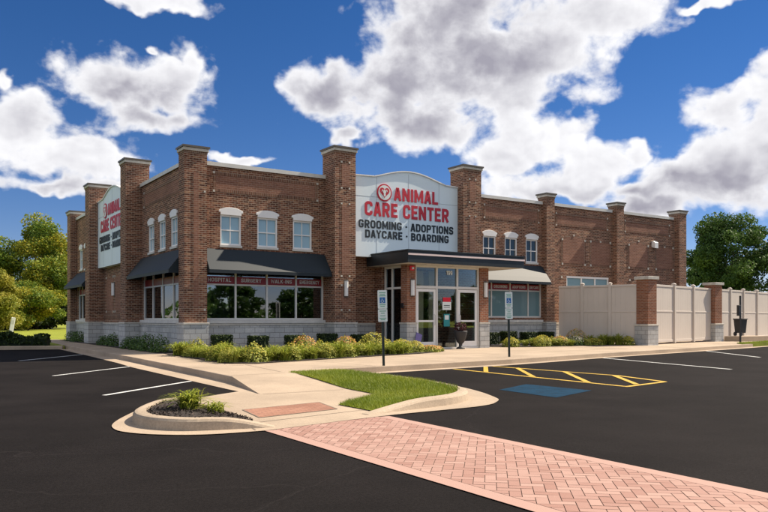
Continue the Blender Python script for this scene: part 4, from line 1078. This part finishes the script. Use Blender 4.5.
# ================================================================== PLANTS
def boxwood(seed):
    rng = np.random.default_rng(seed); r = empty('boxwood_shrub')
    hx, hy, hz = .31, .27, .50
    n = 1500; C = rng.uniform(-1, 1, (n, 3)); ax = rng.integers(0, 3, n)
    for i in range(n): C[i, ax[i]] = np.sign(C[i, ax[i]]) * rng.uniform(.88, 1.04)
    nrm = np.zeros((n, 3)); nrm[np.arange(n), ax] = np.sign(C[np.arange(n), ax])
    p = C * np.array([hx, hy, hz / 2]) + np.array([0, 0, .10 + hz / 2])
    quads('foliage', leafset(p, .034, normals=nrm, rng=rng), rng.uniform(size=n), M['leaf_box'], r)
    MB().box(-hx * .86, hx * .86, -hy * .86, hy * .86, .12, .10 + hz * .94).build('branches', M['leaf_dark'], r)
    MB().tube([(0, 0, -.05), (0, 0, .2)], .03).build('stem', M['bark'], r)
    return r
bx = [(1.15, -.55, 'boxwood clipped square under the hospital window pane, nearest the corner pillar'), (2.52, -.55, 'boxwood clipped square under the surgery window pane'),
      (3.95, -.55, 'boxwood clipped square under the walk-ins window pane behind an orange flowering shrub'), (5.30, -.60, 'boxwood clipped square at the right end of the four shop windows'), (6.60, -.85, 'boxwood clipped square in front of the tall pillar left of the entrance'),
      (13.55, -.45, 'boxwood clipped square right beside the right entrance pier'), (14.6, -.45, 'boxwood clipped square behind the right accessible parking sign'), (15.85, -.45, 'boxwood clipped square in the middle of the cream awning window'), (16.95, -.45, 'boxwood clipped square next to the shaded fence')]
b0 = None
for i, (x, y, lb) in enumerate(bx):
    if b0 is None: b0 = boxwood(3); o = b0
    else: o = copy_tree(b0)
    o.location = (x, y, ZS); o.rotation_euler = (0, 0, R(180) * (i % 2)); o.scale = (1 + .04 * math.sin(i * 3), 1, 1 + .05 * math.cos(i * 2.1))
    tag(o, lb, 'shrub', 'clipped boxwoods along the front')

def blades(n, rad, h, wd, rng, lean=.6, seg=4, base=.05):
    """arching strap leaves, each a strip of quads; returns vertices (n*seg,4,3)"""
    th = rng.uniform(0, 2 * np.pi, n); hh = h * rng.uniform(.55, 1.12, n); rr = rad * rng.uniform(.3, 1.45, n)
    b0 = rng.normal(size=(n, 2)) * base; out = []
    d = np.stack([np.cos(th), np.sin(th)], 1); s_ = np.stack([-d[:, 1], d[:, 0]], 1)
    def pt(u):
        z = hh * (1.9 * u - .95 * u * u * (1 + .35 * (rr / rad))); r_ = rr * u ** 1.5
        w_ = wd * (1 - u) ** .6 + .002
        c = np.concatenate([b0 + d * r_[:, None], z[:, None]], 1)
        return c, np.concatenate([s_ * w_, np.zeros((n, 1))], 1)
    for k in range(seg):
        c0, w0 = pt(k / seg); c1, w1 = pt((k + 1) / seg)
        out.append(np.stack([c0 - w0, c0 + w0, c1 + w1, c1 - w1], 1))
    V = np.concatenate(out); return V
def lily(seed, n=70, rad=.34, h=.34, matn='leaf_lily', flowers=0):
    rng = np.random.default_rng(seed); r = empty('daylily_clump')
    V = blades(n, rad, h, .011, rng); hu = np.tile(rng.uniform(size=n), 4)
    quads('foliage', V, hu, M[matn], r)
    if flowers:
        C = np.stack([rng.normal(size=flowers) * rad * .5, rng.normal(size=flowers) * rad * .5, rng.uniform(h * .9, h * 1.35, flowers)], 1)
        V = np.concatenate([leafset(C + rng.normal(size=C.shape) * .012, .028, rng=rng) for _ in range(3)])
        quads('flowers', V, rng.uniform(size=len(V)), M['bloom_yellow'], r)
    return r
def bushy(seed, name, rad, hgt, leafm, bloomm, nl=700, nb=220, ls=.035):
    rng = np.random.default_rng(seed); r = empty(name)
    C, d = leaf_blob((0, 0, 0), (rad, rad, hgt), nl * 2, ls, rng, hollow=.5); k = C[:, 2] > -.02
    C, d = C[k], d[k]; C = C * (1 + .13 * np.sin(C[:, :1] * 17 + 2) * np.cos(C[:, 1:2] * 15)); C[:, 2] = np.maximum(C[:, 2], .01)
    quads('foliage', leafset(C, ls, normals=d, rng=rng), rng.uniform(size=len(C)), M[leafm], r)
    if nb:
        C, d = leaf_blob((0, 0, 0), (rad * 1.02, rad * 1.02, hgt * 1.06), nb * 4, ls, rng, hollow=.92); k = C[:, 2] > hgt * .45; C, d = C[k], d[k]
        quads('flowers', leafset(C, ls * .85, normals=d, rng=rng), rng.uniform(size=len(C)), M[bloomm], r)
    MB().tube([(0, 0, -.06), (.01, 0, hgt * .5)], [.025, .012]).build('stem', M['bark'], r)
    return r
protoL = [lily(11, 130, .38, .44), lily(12, 120, .36, .40, 'leaf_sedum', 0), lily(13, 140, .42, .48, 'leaf_lily', 0), bushy(14, 'leafy_perennial', .32, .42, 'leaf_sedum', 'bloom_yellow', 620, 70, .032)]
used = set()
def put(k, x, y, sc, label, group, rz=None, cat='plant', z=ZS + .02):
    p = protoL[k]
    if k in used: o = copy_tree(p)
    else: o = p; used.add(k)
    o.location = (x, y, z); o.scale = (sc, sc, sc * random.uniform(.88, 1.12)); o.rotation_euler = (0, 0, random.uniform(0, 6.28)); tag(o, label, cat, group)
    return o
def inpoly(p, poly):
    c = False; n = len(poly)
    for i in range(n):
        a, b = poly[i], poly[i - 1]
        if (a[1] > p[1]) != (b[1] > p[1]) and p[0] < (b[0] - a[0]) * (p[1] - a[1]) / (b[1] - a[1]) + a[0]: c = not c
    return c
KIND = ['green daylily clump', 'pale strap leaved clump', 'tall green daylily clump', 'low rounded leafy perennial']
def fill(poly, step, region, label, group, kmix, jitter=.12, sc=(.85, 1.2), skip=None):
    x0, x1 = min(p[0] for p in poly), max(p[0] for p in poly); y0, y1 = min(p[1] for p in poly), max(p[1] for p in poly)
    y = y0; row = 0
    while y < y1:
        x = x0 + (step / 2 if row % 2 else 0)
        while x < x1:
            q = (x + random.uniform(-jitter, jitter), y + random.uniform(-jitter, jitter))
            if inpoly(q, poly) and not (skip and skip(*q)):
                k = random.choice(kmix); put(k, q[0], q[1], random.uniform(*sc), KIND[k] + ' ' + label, group)
            x += step
        y += step * .85; row += 1
strip1 = [(-.72, -.9), (-.8, -4.6), (-.86, -6.15), (-.3, -6.65), (1.99, -5.95), (4.8, -5.05), (6.6, -4.5), (6.4, -3.6), (4.6, -4.1), (2.0, -4.75), (.4, -5.1), (.1, -3.6), (-.1, -.7)]
fill(strip1, .47, 'front', 'in the front bed under the shop windows', 'perennials massed in the front bed', [0, 0, 1, 2, 3, 3])
fill([(12.9, -1.5), (14.0, -2.1), (16.3, -2.55), (18.4, -2.55), (18.2, -1.9), (14.5, -1.5)], .50, 'right', 'in the bed right of the entrance', 'perennials in the bed right of the entrance', [0, 1, 1, 3], sc=(.7, 1.))
fill([(18.2, -1.4), (18.6, -2.5), (19.7, -3.1), (19.3, -2.0)], .42, 'right', 'against the shaded fence', 'daylilies against the shaded fence', [2, 2, 0], sc=(.9, 1.25))
# flowering shrubs, each its own
fsh = [(2.05, -5.0, .46, .56, 'bloom', 'leaf_lily', 'rounded shrub with orange blossom in front of the walk-ins window boxwood'), (4.0, -4.15, .44, .52, 'bloom', 'leaf_lily', 'orange flowering shrub left of the accessible parking sign'),
       (5.05, -4.2, .52, .62, 'bloom_yellow', 'leaf_sedum', 'tall yellow flowering shrub right behind the left accessible parking sign'), (6.25, -4.1, .40, .40, 'bloom_yellow', 'leaf_lily', 'low yellow green shrub near the left entrance pier'),
       (7.1, -3.7, .36, .34, 'bloom_yellow', 'leaf_sedum', 'small yellow green shrub just left of the entrance door'), (7.75, -3.75, .40, .20, 'bloom', 'leaf_sedum', 'low mound of pink and orange flowers at the end of the front bed'), (8.3, -3.35, .30, .16, 'bloom', 'leaf_sedum', 'smallest mound of pink flowers beside the entrance walk'),
       (13.55, -1.75, .34, .34, 'bloom_yellow', 'leaf_sedum', 'yellow green shrub right of the stone pier in the right bed'), (15.2, -1.95, .40, .40, 'bloom_yellow', 'leaf_sedum', 'round yellow green shrub behind the right accessible sign'), (16.35, -1.9, .36, .36, 'bloom', 'leaf_sedum', 'shrub with dull pink blossom in the middle of the right bed'),
       (17.1, -2.15, .36, .34, 'bloom_grey', 'leaf_green', 'grey blooming shrub in the right bed'), (18.0, -1.35, .52, .60, 'bloom', 'leaf_sedum', 'tallest orange yellow shrub in front of the shaded fence'), (18.1, -2.35, .36, .26, 'bloom_yellow', 'leaf_sedum', 'low pale yellow shrub at the curb side before the fence'), (19.5, -3.05, .28, .34, 'bloom_yellow', 'leaf_lily', 'small yellow flowering plant at the foot of the first brick pier')]
for i, (x, y, ra, h, bl, lf, lb) in enumerate(fsh):
    o = bushy(40 + i, 'flowering_shrub', ra * 1.12, h * 1.15, lf, bl, 750, 260, .034); o.location = (x, y, ZS + .02); tag(o, lb, 'shrub')
# dark shrubs at the foot of the side wall
side = [(-.45, 1.2, .55, .75, 'dark shrub on the shaded side next to the corner pillar'), (-.5, 2.6, .55, .85, 'tall dark shrub under the shaded side window'), (-.5, 3.9, .5, .7, 'dark shrub under the middle of the shaded side window'), (-.5, 5.2, .5, .6, 'dark shrub against the first tall side pillar'),
        (-.35, 8.3, .5, .7, 'dark shrub under the side sign beside the nearer tall pillar'), (-.35, 10.0, .5, .55, 'dark shrub under the middle of the side sign'), (-.35, 15.5, .6, .75, 'dark shrub at the far side window'), (-.35, 17.2, .6, .7, 'dark shrub at the far corner of the side wall')]
for i, (x, y, ra, h, lb) in enumerate(side):
    o = bushy(80 + i, 'dark_shrub', ra, h, 'leaf_green', None, 800, 0, .045); o.location = (x, y, ZS + .02); o.scale = (.72, .9, .8); tag(o, lb, 'shrub', 'dark shrubs along the side wall')
# planter island plant and turf blades
o = lily(5, 190, .34, .31, 'leaf_lily'); o.name = 'strap_leaf_plant'; o.location = (-5.0, -15.3, -.125); tag(o, 'bright green strap leaved plant in the kerbed mulch island', 'plant')
o = lily(6, 70, .22, .17, 'leaf_lily'); o.name = 'strap_leaf_plant'; o.location = (-4.80, -15.72, -.14); tag(o, 'smaller green tuft right beside the strap leaved plant in the mulch island', 'plant')
def mulch(poly, n, z):
    xs = np.array(poly); C = []
    while len(C) < n:
        q = (random.uniform(xs[:, 0].min(), xs[:, 0].max()), random.uniform(xs[:, 1].min(), xs[:, 1].max()))
        if inpoly(q, poly): C.append((q[0], q[1], z + random.uniform(0, .02)))
    return np.array(C)
M['chips'] = attrmat('chips', [(.018, .013, .010), (.045, .033, .027), (.09, .07, .06)], rough=.9, trans=0)
C = mulch(pl, 1500, 0); C[:, 2] += [soilz(x, y) + .004 for x, y in C[:, :2]]; o = quads('mulch_chips', leafset(C, .022, up=1.2, asp=.4), RNG.uniform(size=len(C)), M['chips']); tag(o, 'dark wood mulch filling the kerbed island', 'mulch', kind='stuff')
def turf(poly, n, h, name, label, z):
    C = mulch(poly, n, 0); zz = np.array([z(x, y) for x, y in C[:, :2]]) if callable(z) else np.full(n, z); C[:, 2] = zz; th = RNG.uniform(0, 2 * np.pi, n); hh = h * RNG.uniform(.5, 1.3, n); d = np.stack([np.cos(th), np.sin(th), 0 * th], 1); s_ = np.stack([-d[:, 1], d[:, 0], 0 * th], 1) * .0045
    tip = C + d * (hh * .6)[:, None] + np.array([0, 0, 1]) * hh[:, None]
    V = np.stack([C - s_, C + s_, tip], 1)
    pn = np.clip(.5 + .35 * np.sin(C[:, 0] * 2.3 + 1) * np.cos(C[:, 1] * 1.9) + RNG.normal(size=n) * .22, 0, 1)
    return tag(quads(name, V, pn, M['grass'], per=3), label, 'grass', kind='stuff')
turf(isl, 34000, .055, 'grass', 'bright mown grass on the kerbed island between walk and parking', gz_)
turf([(24.9, -5.25), (27, -4.9), (33, -3.7), (33, -3.15), (27.5, -4.2), (25.4, -4.7)], 4000, .07, 'verge_grass', 'short grass on the verge by the fence at the far right', ZS + .024)
# clipped hedge along the end of the lot
def hedge(a, b, wd, h, n, label):
    a = Vector(a); b = Vector(b); d = b - a; L = d.length; u = d.normalized(); nn = Vector((-u.y, u.x))
    s_ = RNG.uniform(0, L, n); t_ = RNG.uniform(-1, 1, n); z = h * np.sqrt(np.clip(1 - t_ ** 4, 0, 1)) * RNG.uniform(.55, 1.05, n) * (1 + .16 * np.sin(s_ * 2.2) + .1 * np.sin(s_ * 5.1))
    C = np.stack([a.x + u.x * s_ + nn.x * t_ * wd / 2, a.y + u.y * s_ + nn.y * t_ * wd / 2, -.1 + z], 1)
    r = tag(empty('hedge'), label, 'hedge')
    quads('foliage', leafset(C, .075, rng=RNG), RNG.uniform(size=n), M['leaf_box'], r)
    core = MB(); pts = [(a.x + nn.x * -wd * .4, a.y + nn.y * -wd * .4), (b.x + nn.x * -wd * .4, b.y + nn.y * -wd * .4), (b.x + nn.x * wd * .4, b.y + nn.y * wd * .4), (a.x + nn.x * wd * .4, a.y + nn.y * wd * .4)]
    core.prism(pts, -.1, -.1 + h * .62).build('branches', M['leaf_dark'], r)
    return r
hedge((-16, 15.6), (-2.5, 11.2), 1.2, .52, 9000, 'low dark hedge behind the kerb at the end of the left parking')
r = tag(empty('marker_post', (.6, 50, -.1)), 'pale leaning marker post on the sunlit lawn', 'post')
MB().box(-.17, .17, -.12, .12, 0, 1.35).build('post', M['white'], r, bevel=.03); MB().box(-.13, .13, -.124, -.121, .75, 1.1).build('label_plate', M['coping'], r)
r.rotation_euler = (0, R(9), 0)

# ================================================================== TREES
def tree(name, loc, H, rad, leafm, label, seed, nl=9000, size=.30, base=.25, clumps=34, group=None, trunk=.22, cat='tree', lean=(0, 0)):
    rng = np.random.default_rng(seed); r = tag(empty(name, loc), label, cat, group)
    cz = H * (base + (1 - base) * .48); hz = H * (1 - base) * .52
    cs = []
    for k in range(clumps):
        d = rng.normal(size=3); d /= np.linalg.norm(d); rr = rng.uniform(.35, 1.0) ** .6
        taper = 1 - .35 * max(0, d[2])
        cs.append((np.array([d[0] * rad * rr * taper, d[1] * rad * rr * taper, cz + d[2] * hz * rr]), rng.uniform(.16, .30) * rad))
    tb_ = MB().tube([(0, 0, -.3), (.05, .03, H * base * .6), (lean[0] * .4, lean[1] * .4, H * base * 1.25), (lean[0], lean[1], cz + hz * .35)], [trunk * 1.25, trunk, trunk * .75, trunk * .15], 9)
    for c, cr in cs[::2]:
        z0 = H * base * rng.uniform(.9, 1.6); mid = np.array([c[0] * .45, c[1] * .45, z0 + (c[2] - z0) * .55])
        tb_.tube([(0, 0, z0), tuple(mid), tuple(c)], [trunk * .42, trunk * .25, trunk * .07], 6)
    tb_.build('trunk', M['bark'], r, smooth=True)
    Cs = []; hs2 = []
    per = nl // clumps
    for c, cr in cs:
        n = int(per * rng.uniform(.6, 1.4)); d = rng.normal(size=(n, 3)); d /= np.linalg.norm(d, axis=1)[:, None]
        p = c + d * (cr * rng.uniform(.2, 1.18, n) ** .55)[:, None] * np.array([1.15, 1.15, .8]); Cs.append(p); hs2.append(np.clip(rng.uniform(.1, .9) + rng.normal(size=n) * .2, 0, 1))
    C = np.concatenate(Cs); hu = np.concatenate(hs2)
    quads('crown', leafset(C, size, up=.5, rng=rng), hu, M[leafm], r)
    return r
tree('broadleaf_tree', (5.2, 67, -.1), 12.2, 5.0, 'leaf_autumn', 'large tree turning yellow, its crown rising highest beside the far brick corner', 21, 46000, .135, .22, 60)
tree('broadleaf_tree', (-2.0, 70, -.1), 11.0, 4.6, 'leaf_autumn', 'yellow green tree at the left edge of the picture behind the pale bush', 22, 30000, .14, .22, 46)
tree('broadleaf_tree', (12, 82, -.1), 12.5, 5.0, 'leaf_autumn', 'yellowing tree partly hidden behind the far brick corner', 23, 20000, .17, .22, 44)
tree('tall_bush', (-.6, 52, -.1), 6.0, 3.2, 'leaf_yellow', 'pale yellow bushy tree standing forward on the lawn at the left edge', 24, 26000, .11, .02, 46, trunk=.1, cat='bush')
tree('tall_bush', (3.4, 60, -.1), 5.2, 3.6, 'leaf_autumn', 'yellow green bush right of the pale bush before the dark thicket', 29, 22000, .12, .18, 40, trunk=.1, cat='bush')
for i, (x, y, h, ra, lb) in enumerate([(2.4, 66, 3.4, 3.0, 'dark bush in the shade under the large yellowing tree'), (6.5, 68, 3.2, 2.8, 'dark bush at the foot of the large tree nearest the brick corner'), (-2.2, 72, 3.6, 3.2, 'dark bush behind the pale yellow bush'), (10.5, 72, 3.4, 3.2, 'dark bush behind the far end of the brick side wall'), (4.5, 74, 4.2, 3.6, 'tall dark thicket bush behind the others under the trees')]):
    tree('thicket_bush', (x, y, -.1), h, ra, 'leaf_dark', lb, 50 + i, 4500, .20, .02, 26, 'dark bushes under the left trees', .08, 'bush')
tree('broadleaf_tree', (68.6, 22.0, -.1), 12.6, 4.7, 'leaf_green', 'full green tree behind the fence just right of the brick building', 31, 52000, .14, .20, 64)
tree('broadleaf_tree', (73.5, 15.5, -.1), 11.0, 4.2, 'leaf_green', 'green tree cut by the right edge of the picture behind the fence', 32, 30000, .15, .2, 44)
tree('broadleaf_tree', (88, 38, -.1), 9.0, 4.2, 'leaf_green', 'smaller distant green tree between the brick end pillar and the full green tree', 33, 16000, .18, .15, 34)
tree('broadleaf_tree', (96, 27, -.1), 9.0, 4.5, 'leaf_green', 'distant green tree low behind the full green tree', 34, 16000, .19, .12, 34)
# trees across the road behind the photographer: they show in the window panes
tp_ = tree('broadleaf_tree', (0, 0, -.25), 10, 5.4, 'leaf_green', 'x', 41, 5200, .42, .02, 40)
rl = ['green roadside tree across the road, mirrored in the shop windows']
for i, (x, y, s_) in enumerate([(14, -95, 1.), (24, -102, 1.15), (33, -98, .9), (44, -104, 1.2), (56, -100, 1.0), (66, -108, 1.1), (80, -104, 1.2), (4, -104, .85), (95, -100, 1.1), (-10, -110, 1.), (112, -104, 1.2), (-26, -104, 1.1)]):
    o = tp_ if i == 0 else copy_tree(tp_)
    o.location = (x, y, -.25); o.scale = (s_ * .9, s_ * .9, s_ * .74); o.rotation_euler = (0, 0, i * 1.7); tag(o, rl[0], 'tree', 'roadside trees mirrored in the windows')

# far woods all round the horizon, one mass
n = 16000; th = RNG.uniform(0, 2 * np.pi, n); rr = RNG.uniform(270, 300, n)
top = 7.5 + 2.2 * np.sin(th * 23) + 1.6 * np.sin(th * 57 + 1) + 1.2 * np.sin(th * 131)
C = np.stack([rr * np.cos(th), rr * np.sin(th), top * RNG.uniform(0, 1, n) ** .8 - .2], 1)
tag(quads('far_woods', leafset(C, 1.25), RNG.uniform(size=n), M['leaf_green']), 'low dark line of far woods on the horizon', 'woods', kind='stuff')
